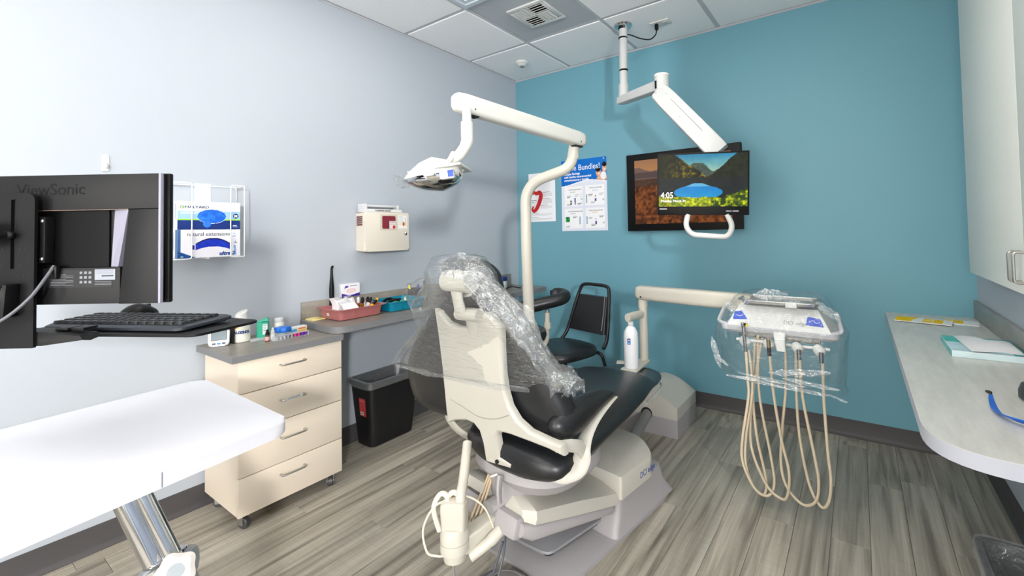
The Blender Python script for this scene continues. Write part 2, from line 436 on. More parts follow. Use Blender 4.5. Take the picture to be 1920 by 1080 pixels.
for x0, r_, lab in ((GX[1], 2, 'recessed ceiling light panel beside the air vent at the top edge'), (GX[3], 2, 'recessed ceiling light panel on the right above the delivery unit'), (GX[1], 5, 'added fill light panel in the ceiling, unseen behind the camera on the left'), (GX[3], 5, 'added fill light panel in the ceiling, unseen behind the camera on the right')):  # the two panels behind the camera are unseen, added for frontal fill
    x1, y0, y1 = x0+0.61, GY[r_+2], GY[r_]
    t = thing('ceiling_light', ((x0+x1)/2, (y0+y1)/2, CEIL-0.01), lab, 'ceiling light')
    b = MB()
    for ins, zz, wd in ((0.012, -0.012, 0.03), (0.045, -0.004, 0.028)):
        b.box(x0+ins, x1-ins, y0+ins, y0+ins+wd, CEIL+zz, CEIL+0.03).box(x0+ins, x1-ins, y1-ins-wd, y1-ins, CEIL+zz, CEIL+0.03)
        b.box(x0+ins, x0+ins+wd, y0+ins+wd, y1-ins-wd, CEIL+zz, CEIL+0.03).box(x1-ins-wd, x1-ins, y0+ins+wd, y1-ins-wd, CEIL+zz, CEIL+0.03)
    b.build('panel_frame', M_troff, t, flatshade=True)
    MB().box(x0+0.07, x1-0.07, y0+0.07, y1-0.07, CEIL+0.002, CEIL+0.02).build('diffuser', M_glow, t, flatshade=True)

# air vent in the grey plate
vx, vy, vs = 0.912, -0.882, 0.135
t = thing('air_vent', (vx, vy, CEIL-0.008), 'square white air vent with slotted quadrants in the grey ceiling plate', 'vent')
b = MB()
zt, zb = CEIL+0.002, CEIL-0.009
b.box(vx-vs, vx+vs, vy-vs, vy-vs+0.03, zb, zt, 0.002).box(vx-vs, vx+vs, vy+vs-0.03, vy+vs, zb, zt, 0.002).box(vx-vs, vx-vs+0.03, vy-vs+0.03, vy+vs-0.03, zb, zt, 0.002).box(vx+vs-0.03, vx+vs, vy-vs+0.03, vy+vs-0.03, zb, zt, 0.002)
b.box(vx-0.004, vx+0.004, vy-vs+0.03, vy+vs-0.03, zb, zt).box(vx-vs+0.03, vx+vs-0.03, vy-0.004, vy+0.004, zb, zt)
b.build('vent_frame', M_whiteplastic, t)
MB().box(vx-vs+0.02, vx+vs-0.02, vy-vs+0.02, vy+vs-0.02, CEIL-0.0005, CEIL+0.001).build('vent_throat', M_slot, t, flatshade=True)
q0 = vs-0.03
for qx, qy, along in ((-1, -1, 'y'), (-1, 1, 'x'), (1, -1, 'x'), (1, 1, 'y')):
    cx, cy = vx+qx*(q0/2+0.002), vy+qy*(q0/2+0.002)
    for k in range(4):
        o_ = (k-1.5)*0.0245
        tilt = RX(28) if along == 'x' else RY(-28)
        c_ = (cx, cy+o_, CEIL-0.0055) if along == 'x' else (cx+o_, cy, CEIL-0.0055)
        hx, hy = (q0/2-0.001, 0.0098) if along == 'x' else (0.0098, q0/2-0.001)
        MB().box(-hx, hx, -hy, hy, -0.0012, 0.0012, M=T(*c_) @ tilt).build('vane', M_whiteplastic, t)

# cove base along the walls
def cove(name, pts, nrm):
    prof = [(0.0, 0.100), (0.004, 0.100), (0.005, 0.024), (0.009, 0.010), (0.018, 0.003), (0.018, 0.0), (0.0, 0.0)]
    rings = [[(p[0]+nrm[0]*d, p[1]+nrm[1]*d, z) for d, z in prof] for p in pts]
    return struct(MB().loft(rings).build(name, M_base, angle=50))
cove('baseboard_left', [(0, REAR_Y), (0, 0)], (1, 0))
cove('baseboard_back', [(0.019, 0), (ROOM_X-0.019, 0)], (0, -1))
cove('baseboard_right', [(ROOM_X, DY1), (ROOM_X, 0)], (-1, 0))

# smoke detector
t = thing('smoke_detector', (0.34, -0.322, CEIL), 'small round white smoke detector on the corner ceiling tile', 'smoke detector')
Md = T(0.34, -0.322, CEIL-0.005)
MB().lathe([(0.052, 0), (0.054, -0.004), (0.052, -0.014), (0.034, -0.026), (0.028, -0.034), (0.0, -0.036)], 28, Md).build('housing', M_whiteplastic, t)
MB().lathe([(0.017, -0.034), (0.017, -0.041), (0.0, -0.042)], 18, Md).build('sensor', mat('grey_lens', (130, 132, 134), 0.3), t)

# ================================================================== RIGHT SIDE: counter, wall cabinet
M_lam_r = laminate('counter_laminate', (194, 191, 183), (218, 216, 209), 0.3, (7, 1.4, 1))
M_edge_r = mat('counter_edge', (186, 188, 196), 0.45, var=0.02)
CZ = 0.745
t = thing('right_counter', (2.9, -0.9, 0.70), 'long pale grey laminate counter with a rounded corner under the wall cabinets', 'counter')
top = rpoly([(2.69, -1.835), (ROOM_X-0.0005, -1.835), (ROOM_X-0.0005, -0.0005), (2.69, -0.0005)], [0.16, 0.001, 0.001, 0.001], 10)
MB().prism(top, CZ-0.001, CZ).build('counter_top', M_lam_r, t)
MB().prism(top, CZ-0.037, CZ-0.001).build('edge_band', M_edge_r, t)
MB().box(ROOM_X-0.018, ROOM_X-0.0005, -1.835, -0.001, CZ, CZ+0.092, 0.0015).build('backsplash', laminate('splash_laminate', (128, 126, 120), (158, 156, 150), 0.35, (1, 2, 6)), t)
MB().box(2.86, ROOM_X-0.006, -0.6, -0.58, 0.50, CZ-0.037).build('bracket', M_edge_r, t)
M_cabwhite = mat('cabinet_white', (236, 237, 229), 0.4, var=0.015)
M_steel = mat('brushed_steel', (190, 188, 184), 0.28, 1.0, var=0.04)
t = thing('wall_cabinet', (2.92, -2.4, 1.146), 'tall shallow off-white wall cabinet with steel bar handles above the right counter', 'cabinet')
UX, UB, UY0, UDW = 3.008, 1.009, -0.313, 0.83
MB().box(UX+0.02, ROOM_X-0.001, UY0-2*UDW, UY0, UB, CEIL-0.02).build('body', M_cabwhite, t, flatshade=True)
for k in range(2):
    ya, yb = UY0-k*UDW-0.0015, UY0-(k+1)*UDW+0.0015
    d = MB().box(UX, UX+0.019, yb, ya, UB, CEIL-0.021, 0.0012).build('door', M_cabwhite, t)
    hy = UY0-UDW+(0.026 if k == 0 else -0.026)
    MB().tube(fillet([(UX, hy, UB+0.04), (UX-0.030, hy, UB+0.04), (UX-0.030, hy, UB+0.136), (UX, hy, UB+0.136)], 0.012), 0.0045, 10).build('handle', M_steel, d)
# ================================================================== LEFT WALL: rolling drawer cabinet
M_cream = mat('cream_melamine', (232, 218, 199), 0.42, var=0.015)
M_lam_l = laminate('counter_laminate_dark', (118, 112, 104), (146, 140, 131), 0.38, (7, 1.6, 1))
M_edge_l = mat('counter_edge_dark', (122, 122, 124), 0.5, var=0.02)
M_gap = mat('drawer_gap', (70, 52, 40), 0.7)
M_castergrey = mat('caster_grey', (70, 68, 72), 0.4)
t = thing('drawer_cabinet', (0.2, -2.095, 0), 'cream four-drawer cabinet on casters with a grey top', 'cabinet')
MB().box(0.02, 0.371, -2.315, -1.875, 0.066, 0.712).build('body', M_cream, t, flatshade=True)
MB().box(0.3705, 0.3725, -2.312, -1.878, 0.07, 0.712).build('drawer_recess', M_gap, t, flatshade=True)
zs = [0.066, 0.227, 0.415, 0.576, 0.713]
hz_ = [0.176, 0.340, 0.506, 0.664]
for k in range(4):
    d = MB().box(0.373, 0.391, -2.317, -1.873, zs[k]+(0.0018 if k else 0), zs[k+1]-0.0018, 0.001).build('drawer', M_cream, t)
    z = hz_[k]
    MB().tube(fillet([(0.391, -2.156, z), (0.417, -2.156, z), (0.417, -2.054, z), (0.391, -2.054, z)], 0.011), 0.0042, 10).build('handle', M_steel, d)
    if k == 2:
        MB().box(0.4215, 0.4225, -2.142, -2.074, z-0.002, z+0.012).build('label_strip', M_whiteplastic, d)
        text('COMPOSITE', 0.0095, mat('ink_grey', (90, 92, 96), 0.6), d, frame((0.4228, -2.138, z+0.002), (0, 1, 0), (0, 0, 1)))
MB().box(0.002, 0.402, -2.343, -1.868, 0.714, 0.741).build('edge_band', M_edge_l, t, flatshade=True)
MB().box(0.002, 0.402, -2.343, -1.868, 0.741, 0.742).build('counter_top', M_lam_l, t, flatshade=True)
for cx, cy, a in ((0.345, -2.285, 20), (0.345, -1.905, -35), (0.075, -2.285, 50), (0.075, -1.905, 10)):
    M = T(cx, cy, 0) @ RZ(a)
    c = MB().box(-0.022, 0.022, -0.016, 0.016, 0.058, 0.066, M=M).box(-0.005, 0.018, -0.0145, -0.0125, 0.018, 0.06, M=M).box(-0.005, 0.018, 0.0125, 0.0145, 0.018, 0.06, M=M).cyl((0.01, -0.017, 0.024), (0.01, 0.017, 0.024), 0.004, M=M).build('caster', M_steel, t)
    MB().tube([(0.01, -0.0115, 0.024), (0.01, -0.0085, 0.024), (0.01, 0.0085, 0.024), (0.01, 0.0115, 0.024)], [0.021, 0.024, 0.024, 0.021], 22, M=M).build('wheel', M_castergrey, c)
CT = 0.742

# long counter along the left wall
LZ = 0.778
t = thing('left_counter', (0.2, -1.0, LZ-0.04), 'long grey laminate counter on the left wall carrying the two trays', 'counter')
lt = rpoly([(0.001, -1.885), (0.392, -1.905), (0.392, -0.105), (0.001, -0.105)], [0.001, 0.075, 0.02, 0.001], 8)
MB().prism(lt, LZ-0.034, LZ-0.001).build('edge_band', M_edge_l, t)
MB().prism(lt, LZ-0.001, LZ).build('counter_top', M_lam_l, t)
MB().box(0.001, 0.019, -1.883, -0.125, LZ, LZ+0.095, 0.0015).build('backsplash', laminate('splash_dark', (128, 121, 112), (154, 148, 139), 0.4, (1, 2, 6)), t)
MB().box(0.006, 0.24, -0.60, -0.58, LZ-0.20, LZ-0.034).build('bracket', M_edge_l, t)

# black waste bin with clear liner
def bin_(name, x0, x1, y0, y1, H, label, sticker=False, flare=0.03):
    t = thing(name, ((x0+x1)/2, (y0+y1)/2, 0), label, 'waste bin')
    M_bin = mat('bin_black', (20, 20, 22), 0.45, var=0.15, bump=0.1, bscale=300)
    def ring(z, ex, rad=0.04): return [(a+(x0+x1)/2, b+(y0+y1)/2, z) for a, b in rrect(x1-x0+2*ex, y1-y0+2*ex, rad, 6)]
    rings = [ring(0.0, -0.006), ring(0.006, 0.0), ring(H*0.5, flare*0.5), ring(H-0.03, flare*0.9), ring(H-0.028, flare*0.9+0.008), ring(H, flare+0.008), ring(H, flare-0.002), ring(H-0.03, flare*0.9-0.004), ring(0.02, -0.006), ring(0.018, -0.02)]
    MB().loft(rings).build('bin_body', M_bin, t)
    n = len(rings[0])
    def lin_(z, ex, amp, sd):
        out = []
        for i, (a, b) in enumerate(rrect(x1-x0+2*ex, y1-y0+2*ex, 0.04, 6)):
            d_ = Vector((a, b, 0)).normalized(); w = amp*mnoise.noise(Vector((i*0.9, z*30, sd)))
            out.append(Vector((a+(x0+x1)/2, b+(y0+y1)/2, z+w*0.6))+d_*w)
        return out
    LB = MB().loft([lin_(H-0.035, flare+0.012, 0.004, 1), lin_(H-0.015, flare+0.014, 0.003, 2), lin_(H+0.004, flare+0.011, 0.002, 3), lin_(H+0.003, flare-0.006, 0.004, 4), lin_(H-0.05, flare*0.8-0.012, 0.010, 5), lin_(H-0.12, flare*0.5-0.02, 0.014, 6), lin_(H*0.45, flare*0.3-0.03, 0.016, 7)], cap=False)
    LB.build('bin_liner', FILM_BIN, t)
    if sticker:
        yy = y0-flare*0.62-0.0015
        def fn(u_, v_):
            k = Ink(u_, v_, (196, 66, 62)); k.rect(0.1, 0.62, 0.05, 0.22, (228, 220, 214)); k.rect(0.15, 0.55, 0.12, 0.17, (120, 90, 90))
            for q in range(5): k.rect(0.12, 0.8, 0.92-q*0.05, 0.935-q*0.05, (228, 150, 146), 0.6)
            return k.out()
        tilt = math.degrees(math.atan2(flare*0.5, H*0.5))
        paint('sticker', 0.062, 0.105, 14, 24, fn, frame(((x0+x1)/2-0.01, y0-flare*0.47-0.0012, H*0.47), (1, 0, 0), (0, -math.sin(math.radians(tilt)), math.cos(math.radians(tilt)))), print_mat('bin_sticker_print'), t)
    return t
FILM_BIN = film_mat('bin_liner_film', 0.10, 0.75, 0.14, 0.10, 26)
bin_('waste_bin', 0.035, 0.195, -1.585, -1.295, 0.385, 'black rectangular waste bin with a clear liner under the left counter', True)
bin_('waste_bin', 2.855, 3.03, -1.71, -1.45, 0.36, 'dark waste bin with a clear liner under the right counter', False)

# ================================================================== FOREGROUND: white over-chair table
M_white = mat('table_white', (222, 222, 228), 0.4, var=0.01)
M_chrome = mat('chrome', (215, 216, 218), 0.07, 1.0, var=0.02)
M_greymetal = mat('grey_metal_ring', (176, 182, 186), 0.4, 0.3)
M_knob = mat('knob_ivory', (236, 228, 222), 0.4)
TZ = 0.74
t = thing('work_table', (1.0, -2.95, 0), 'white rounded-corner work table on a slanting chrome column in the left foreground', 'table')
MB().prism(rpoly([(0.72, -3.62), (1.452, -3.62), (1.267, -2.511), (0.612, -2.505)], [0.03, 0.03, 0.045, 0.05], 8), TZ-0.036, TZ, bev=0.006, seg=3).build('table_top', M_white, t)
sm = MB().box(-0.0006, 0.0006, -0.0002, 0.0006, -0.034, -0.002, M=frame((1.3145, -2.790, TZ), (-0.165, 0.986, 0), (-0.986, -0.165, 0)))
sm.build('edge_seam', mat('seam_line', (120, 118, 126), 0.6), t)
cA, cB = V3(1.083, -2.818, 0.706), V3(1.168, -2.752, 0.474)
dc = (cB-cA).normalized(); side = V3(0.83, 0.55, 0)
foot = cB+dc*((cB.z-0.05)/-dc.z)
MB().tube([cA-side*0.012, cB-side*0.012+dc*0.03], 0.0270, 28).build('column', M_chrome, t)
MB().tube([cA+side*0.031, cB+side*0.031+dc*0.045], 0.0165, 20).build('column_rail', M_chrome, t)
MB().box(0.98, 1.22, -2.95, -2.72, TZ-0.05, TZ-0.036, 0.004).build('mounting_plate', M_greymetal, t)
up = -dc; ax = side-up*side.dot(up); ax.normalize()
Mcol = frame(cB+dc*0.018, ax, up.cross(ax))
b = MB()
b.lathe([(0.033, 0.012), (0.050, 0.010), (0.060, 0.003), (0.062, -0.010), (0.056, -0.030), (0.048, -0.045), (0.0, -0.05)], 32, Mcol); b.build('collar', M_greymetal, t)
MB().lathe([(0.040, 0.020), (0.047, 0.016), (0.047, 0.008), (0.040, 0.006)], 32, Mcol).build('collar_ring', M_chrome, t)
kn = []
for z, rr_ in ((0.0, 0.75), (0.008, 1.0), (0.026, 1.0), (0.036, 0.85), (0.038, 0.5)):
    kn.append([((0.033+0.0030*math.cos(5*2*PI*i/60))*rr_*math.cos(2*PI*i/60), (0.033+0.0030*math.cos(5*2*PI*i/60))*rr_*math.sin(2*PI*i/60), z) for i in range(60)])
kc = V3(1.258, -2.752, 0.482); kd = (Vector((2.57, -3.10, 1.24))-kc).normalized()
MB().loft(kn, M=frame(kc-kd*0.012, kd.cross(V3(0, 0, 1)), V3(0, 0, 1)-kd*kd.z) @ Matrix.Diagonal((1.15, 1.15, 1, 1))).build('knob', M_knob, t)
MB().tube([cB+dc*0.05, kc-kd*0.008], 0.016, 14).build('knob_stem', M_greymetal, t)
MB().tube([cB-up*0.03, foot], 0.042, 24).build('lower_column', M_greymetal, t)
MB().prism(rpoly([(foot.x-0.40, foot.y-0.30), (foot.x+0.08, foot.y-0.30), (foot.x+0.08, foot.y+0.06), (foot.x-0.40, foot.y+0.06)], 0.04), 0.0, 0.06, bev=0.012).build('base', M_greymetal, t)

# ================================================================== FOREGROUND: monitor on a bracket, keyboard tray
M_monback = mat('monitor_shell', (21, 21, 22), 0.45, var=0.08, bump=0.03, bscale=400, spec=0.25)
M_gloss = mat('monitor_recess', (8, 8, 9), 0.3, var=0.1, spec=0.2)
M_satin = mat('monitor_silver_reflection', (142, 140, 154), 0.4, var=0.03)  # silver of the side trim; also the painted reflection on the recess slope
M_bracket = mat('bracket_black', (11, 11, 12), 0.5, var=0.1, bump=0.05, bscale=500, spec=0.25)
M_ink = mat('ink_dark', (5, 5, 9), 0.5, spec=0.2)
M_prt = mat('print_white', (120, 122, 128), 0.6)
mr_, mu_ = V3(0.8328, 0.5536, 0), V3(0, 0, 1)
MM = frame((1.0475, -2.9185, 1.242), mr_, mu_)          # local x right, y up, z towards the room (monitor's back)
t = thing('monitor', (1.05, -2.92, 1.095), 'black computer monitor seen from behind on a bracket over the white table', 'monitor')
MB().box(-0.268, 0.268, -0.147, 0.147, -0.013, -0.002, 0.003, MM).build('screen_housing', M_black, t)
MB().box(-0.255, 0.255, -0.125, 0.138, -0.0138, -0.013, M=MM).build('screen', mat('screen_dark', (12, 13, 16), 0.1), t)
# back shell: upper band, right band, lower band round a glossy recess
MB().prism([(-0.262, 0.066), (0.262, 0.066), (0.262, 0.1455), (-0.262, 0.1455)], -0.002, 0.014, MM, 0.002).build('back_shell', M_monback, t)
MB().prism([(0.168, -0.146), (0.256, -0.146), (0.262, 0.0655), (0.190, 0.0655)], -0.002, 0.0135, MM, 0.002).build('back_shell', M_monback, t)
MB().prism([(-0.262, -0.1455), (0.1675, -0.1455), (0.1675, -0.064), (-0.262, -0.064)], -0.002, 0.0095, MM, 0.002).build('back_shell', M_monback, t)
MB().box(-0.262, 0.135, -0.0635, 0.0655, -0.002, 0.002, M=MM).build('recess_panel', M_gloss, t)
MB()._add([(0.140, -0.0630, 0.002), (0.1675, -0.0630, 0.0135), (0.1895, 0.0650, 0.0135), (0.148, 0.0650, 0.002), (0.140, -0.0630, -0.001), (0.1675, -0.0630, -0.001), (0.1895, 0.0650, -0.001), (0.148, 0.0650, -0.001)], [(0, 1, 2, 3), (7, 6, 5, 4), (0, 4, 5, 1), (1, 5, 6, 2), (2, 6, 7, 3), (3, 7, 4, 0)], MM).build('reflection_slope', M_satin, t)  # slanted recess wall; the light it reflects is painted as flat grey
MB().box(0.257, 0.2625, -0.146, 0.1455, 0.006, 0.0142, 0.001, MM).build('side_trim', M_satin, t)
MB().box(-0.262, 0.19, 0.0648, 0.0662, 0.0135, 0.0146, M=MM).build('edge_highlight', mat('copper_line', (110, 92, 80), 0.4), t)
text('ViewSonic', 0.037, M_ink, t, MM @ T(-0.062, 0.101, 0.0143), name='logo', sx=1.0)
MB().box(0.008, 0.150, -0.108, -0.069, 0.0095, 0.0102, M=MM).build('rating_label', mat('label_black', (22, 22, 24), 0.5), t)
def mlab(u_, v_):
    k = Ink(u_, v_, (140, 144, 152)); 
    for q in range(5): k.rect(0.06, 0.9, 0.9-q*0.07, 0.93-q*0.07, (120, 124, 136))
    k.rect(0.35, 0.92, 0.32, 0.42, (40, 42, 50)); return k.out()
paint('serial_label', 0.046, 0.024, 40, 24, mlab, MM @ T(0.112, -0.092, 0.0105), print_mat('monitor_label_print'), t)
for k_ in range(8):
    MB().box(0.012, 0.012+(0.052 if k_ % 3 else 0.035), -0.079-k_*0.0034, -0.0782-k_*0.0034, 0.0102, 0.0104, M=MM).build('fine_print', M_prt, t)
for i in range(3):
    for j in range(3): MB().box(0.078+i*0.010, 0.084+i*0.010, -0.078-j*0.0105, -0.0725-j*0.0105, 0.0102, 0.0104, M=MM).build('symbol', M_prt, t)
for i in range(3): MB().box(0.112, 0.150, -0.0965-i*0.003, -0.0957-i*0.003, 0.0102, 0.0104, M=MM).build('fine_print', M_prt, t)
MB().box(-0.03, 0.012, -0.052, 0.052, 0.002, 0.022, 0.003, MM).build('mount_block', M_bracket, t)
for y in (0.042, -0.042): MB().ball((0.006, y, 0.022), 0.0045, 0.0045, 0.003, M=MM).build('screw', M_steel, t)
# vertical bracket plate
t2 = thing('monitor_bracket', (1.05, -2.95, 1.02), 'black slotted steel bracket plate with a knob holding the monitor', 'bracket')
bx0, bx1, by0, by1 = -0.088, 0.006, -0.235, 0.104
slot = [(-0.045, -0.055), (-0.036, -0.055), (-0.036, 0.088), (-0.045, 0.088)]
pl = MB()
pl.prism(rpoly([(bx0, by0), (-0.046, by0), (-0.046, by1), (bx0, by1)], [0.002, 0.001, 0.001, 0.024], 6), 0.030, 0.036, MM)
pl.prism(rpoly([(-0.035, by0), (bx1, by0), (bx1, by1), (-0.035, by1)], [0.001, 0.002, 0.024, 0.001], 6), 0.030, 0.036, MM)
pl.box(-0.046, -0.035, 0.090, by1, 0.030, 0.036, M=MM).box(-0.046, -0.035, by0, -0.062, 0.030, 0.036, M=MM)
pl.build('plate', M_bracket, t2)
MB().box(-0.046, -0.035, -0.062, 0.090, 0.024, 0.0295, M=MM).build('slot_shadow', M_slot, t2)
MB().box(-0.075, 0.0, -0.05, 0.05, 0.0225, 0.0239, M=MM).build('spacer', M_bracket, t2)
MB().cyl((-0.0405, 0.012, 0.036), (-0.0405, 0.012, 0.064), 0.0075, M=MM).ball((-0.0405, 0.012, 0.046), 0.013, 0.0085, 0.007, M=MM).box(-0.083, -0.048, -0.012, 0.040, 0.052, 0.070, 0.004, MM).box(-0.062, -0.036, 0.006, 0.018, 0.056, 0.066, 0.003, MM).build('clamp_knob', M_bracket, t2)
for x, y in ((-0.072, -0.018), (-0.062, -0.020), (-0.024, -0.020), (-0.013, -0.018), (-0.062, -0.056), (-0.024, -0.056), (-0.074, -0.078), (-0.016, -0.078)):
    MB().cyl((x, y, 0.0355), (x, y, 0.0365), 0.0022, n=10, M=MM).build('bolt_hole', M_slot, t2)
MB().tube([MM @ V3(-0.30, -0.112, 0.068), MM @ V3(-0.062, -0.112, 0.068)], 0.0155, 20).build('support_shaft', mat('shaft_bronze', (120, 108, 96), 0.3, 0.8), t2)
MB().tube([MM @ V3(-0.068, -0.112, 0.070), MM @ V3(-0.050, -0.112, 0.074), MM @ V3(-0.046, -0.112, 0.075)], [0.0175, 0.0175, 0.014], 24).build('shaft_cap', M_steel, t2)
MB().prism([(-0.30, -0.165), (-0.028, -0.165), (-0.022, -0.095), (-0.030, -0.093), (-0.045, -0.138), (-0.30, -0.138)], 0.037, 0.062, MM, 0.002).build('shaft_cradle', M_bracket, t2)
MB().prism([(-0.30, -0.215), (-0.14, -0.200), (0.0, -0.200), (0.040, -0.205), (0.100, -0.210), (0.108, -0.221), (0.018, -0.232), (-0.09, -0.233), (-0.125, -0.222), (-0.30, -0.222)], -0.01, 0.030, MM, 0.002).build('tray_arm', M_bracket, t2)
b = MB()
for x in (0.04, 0.075): b.box(x-0.014, x+0.014, -0.203, -0.198, -0.02, 0.012, 0.001, MM)
b.build('arm_clip', M_bracket, t2)
# display cable
MB().tube(cr([MM @ V3(0.027, -0.058, 0.016), MM @ V3(0.026, -0.082, 0.03), MM @ V3(0.014, -0.125, 0.05), MM @ V3(-0.02, -0.165, 0.066), MM @ V3(-0.07, -0.188, 0.074), MM @ V3(-0.14, -0.198, 0.075), MM @ V3(-0.30, -0.195, 0.07)], 8), 0.0032, 8).build('cable', mat('cable_grey', (92, 94, 98), 0.35), t)
MB().box(0.018, 0.036, -0.088, -0.058, 0.0105, 0.020, 0.003, MM).build('cable_plug', M_black, t)

# keyboard tray and keyboard, on the far side of the monitor
k0, k1 = V3(0.985, -2.905, 1.02), V3(1.312, -2.735, 1.02)
kx = (k1-k0).normalized(); ky = V3(-kx.y, kx.x, 0)
MK = frame(k0-kx*0.10+V3(0, 0, 0.0), kx, ky)                # x along the near edge, y away from camera
t = thing('keyboard_tray', tuple(k0), 'black keyboard tray shelf below the foreground monitor', 'tray')
L_ = (k1-k0).length+0.10
MB().prism(rpoly([(-0.03, 0.0), (L_, 0.0), (L_+0.02, 0.17), (-0.03, 0.29)], [0.01, 0.02, 0.03, 0.01]), -0.006, 0.0, MK, 0.001).build('shelf', M_bracket, t)
MB().prism([(0.03, 0.0), (0.20, 0.0), (0.16, 0.06), (0.05, 0.06)], -0.014, -0.006, MK).build('shelf_mount', M_bracket, t)
kb = thing('keyboard', tuple(MK @ V3(0.2, 0.1, 0.0)), 'black full-size keyboard lying on the tray shelf', 'keyboard')
MKb = MK @ T(0.02, 0.03, 0.0) @ RZ(-2.0)
def kbring(z, e): return [(a, b_, z+0.006*(b_/0.14)) for a, b_ in rpoly([(0-e, 0-e), (0.395+e, 0-e), (0.405+e, 0.135+e), (-0.01-e, 0.135+e)], 0.02)]
MB().loft([kbring(0.001, -0.006), kbring(0.004, 0.0), kbring(0.010, 0.0), kbring(0.014, -0.006)], M=MKb).build('keyboard_body', mat('keyboard_slate', (38, 42, 50), 0.45), kb)
key_me = None
rows = [(0.022, 15), (0.042, 15), (0.062, 16), (0.082, 16), (0.104, 15)]
M_key = mat('key_black', (26, 27, 30), 0.45, var=0.1)
for ry, nk in rows:
    for i in range(nk):
        w = 0.372/nk
        if key_me is None:
            o = MB().loft([[(a, b_, 0) for a, b_ in rrect(0.021, 0.0165, 0.002, 2)], [(a, b_, 0.006) for a, b_ in rrect(0.017, 0.0135, 0.002, 2)]]).build('key', M_key); key_me = o.data; bpy.data.objects.remove(o)
        o = bpy.data.objects.new('key', key_me); COL.objects.link(o)
        o.matrix_basis = MKb @ T(0.012+w*(i+0.5), ry, 0.0145+0.006*ry/0.14); attach(o, kb)
ms = thing('computer_mouse', tuple(MK @ V3(-0.01, 0.1, 0.0)), 'black mouse beside the keyboard, half hidden by the bracket', 'mouse')
b = MB(); prof = []
for k in range(9):
    s_ = k/8; w_ = 0.028*math.sqrt(max(0.05, 1-(2*s_-1)**4)); h_ = 0.034*math.sin(PI*min(1, 0.15+s_*0.8))
    prof.append([((0.055+w_*math.cos(a)*1.0), 0.180+s_*0.095, 0.001+max(0, h_*math.sin(a))) for a in [PI*j/10 for j in range(11)]])
b.loft(prof, M=MK).build('mouse_shell', M_black, ms)
MB().box(0.051, 0.059, 0.245, 0.258, 0.022, 0.030, 0.002, MK).build('scroll_wheel', M_castergrey, ms)
# ================================================================== DENTAL CHAIR
M_beige = mat('chair_beige_plastic', (188, 184, 173), 0.38, var=0.015)
M_greyp = mat('chair_grey_plastic', (160, 156, 156), 0.45, var=0.02)
M_leather = mat('black_leather', (27, 28, 30), 0.36, var=0.15, scale=30, bump=0.06, bscale=160)
M_rubber = mat('dark_rubber', (30, 30, 30), 0.7)
hB = math.radians(8.3)
MBs = frame((1.559, -1.406, 0), (math.cos(hB), -math.sin(hB), 0), (math.sin(hB), math.cos(hB), 0))   # base: x right, y to the foot end
hU = math.radians(4)
MU = frame((1.52, -1.41, 0), (math.cos(hU), -math.sin(hU), 0), (math.sin(hU), math.cos(hU), 0))      # upholstery
ch = thing('dental_chair', (1.53, -1.45, 0), 'black leather dental chair with beige back shell, wrapped in clear plastic film', 'dental chair')

# --- base
plate = rpoly([(-0.205, -0.45), (0.206, -0.42), (0.206, 0.30), (0.16, 0.40), (-0.16, 0.40), (-0.205, 0.30)], [0.03, 0.03, 0.10, 0.05, 0.05, 0.08], 6)
MB().prism(plate, 0.0, 0.014, MBs, 0.004).build('floor_plate', M_greyp, ch)
def brect(hw, b0, b1, z, rad=0.03, dz=0.0): return [(a, b_, z+dz*b_) for a, b_ in rrect(2*hw, b1-b0, rad, 5, 0, (b0+b1)/2)]
MB().loft([brect(0.203, -0.10, 0.375, 0.014), brect(0.196, -0.09, 0.36, 0.035), brect(0.188, -0.06, 0.315, 0.09), brect(0.188, -0.05, 0.285, 0.162), brect(0.17, -0.04, 0.27, 0.163)], M=MBs).build('base_skirt', M_greyp, ch)
def dome(hw, b0, b1, z, e, n=24):
    """rounded plan outline whose height arches across the width"""
    pts = rpoly([(-hw, b0), (hw, b0), (hw, b1-0.07), (hw*0.55, b1), (-hw*0.55, b1), (-hw, b1-0.07)], [0.012, 0.012, 0.03, 0.08, 0.08, 0.03], 5)
    return [(a, b_, z+e*(1-(a/hw)**2)) for a, b_ in pts]
def domed_cover(hw, b0, b1, zb, zt, e, M, name, m, par, slope=0.0, gx=14, gy=14):
    b = MB(); sh = lambda p: (p[0], p[1], p[2]+slope*(p[1]-b0))
    lo = [sh(p) for p in dome(hw, b0, b1, zb, 0)]; hi = [sh(p) for p in dome(hw, b0, b1, zt, e)]
    rings = [lo, [sh(p) for p in dome(hw, b0, b1, zt-0.006, e)]]
    for sc in (0.985, 0.8, 0.55, 0.3, 0.05):
        cb = (b0+b1)/2
        rings.append([sh((p[0]*sc, cb+(p[1]-cb)*sc, zt+e*(1-(p[0]*sc/hw)**2)+0.012*(1-sc))) for p in dome(hw, b0, b1, 0, 0)])
    b.loft(rings, M=M); return b.build(name, m, par, 32)
fc = domed_cover(0.2, -0.055, 0.262, 0.150, 0.238, 0.03, MBs, 'front_cover', M_beige, ch)
text('DCI edge', 0.037, mat('logo_blue', (36, 66, 148), 0.5), fc, MBs @ frame((0.2008, 0.085, 0.178), (0, 1, 0), (0, 0, 1)), name='logo', sx=0.85)
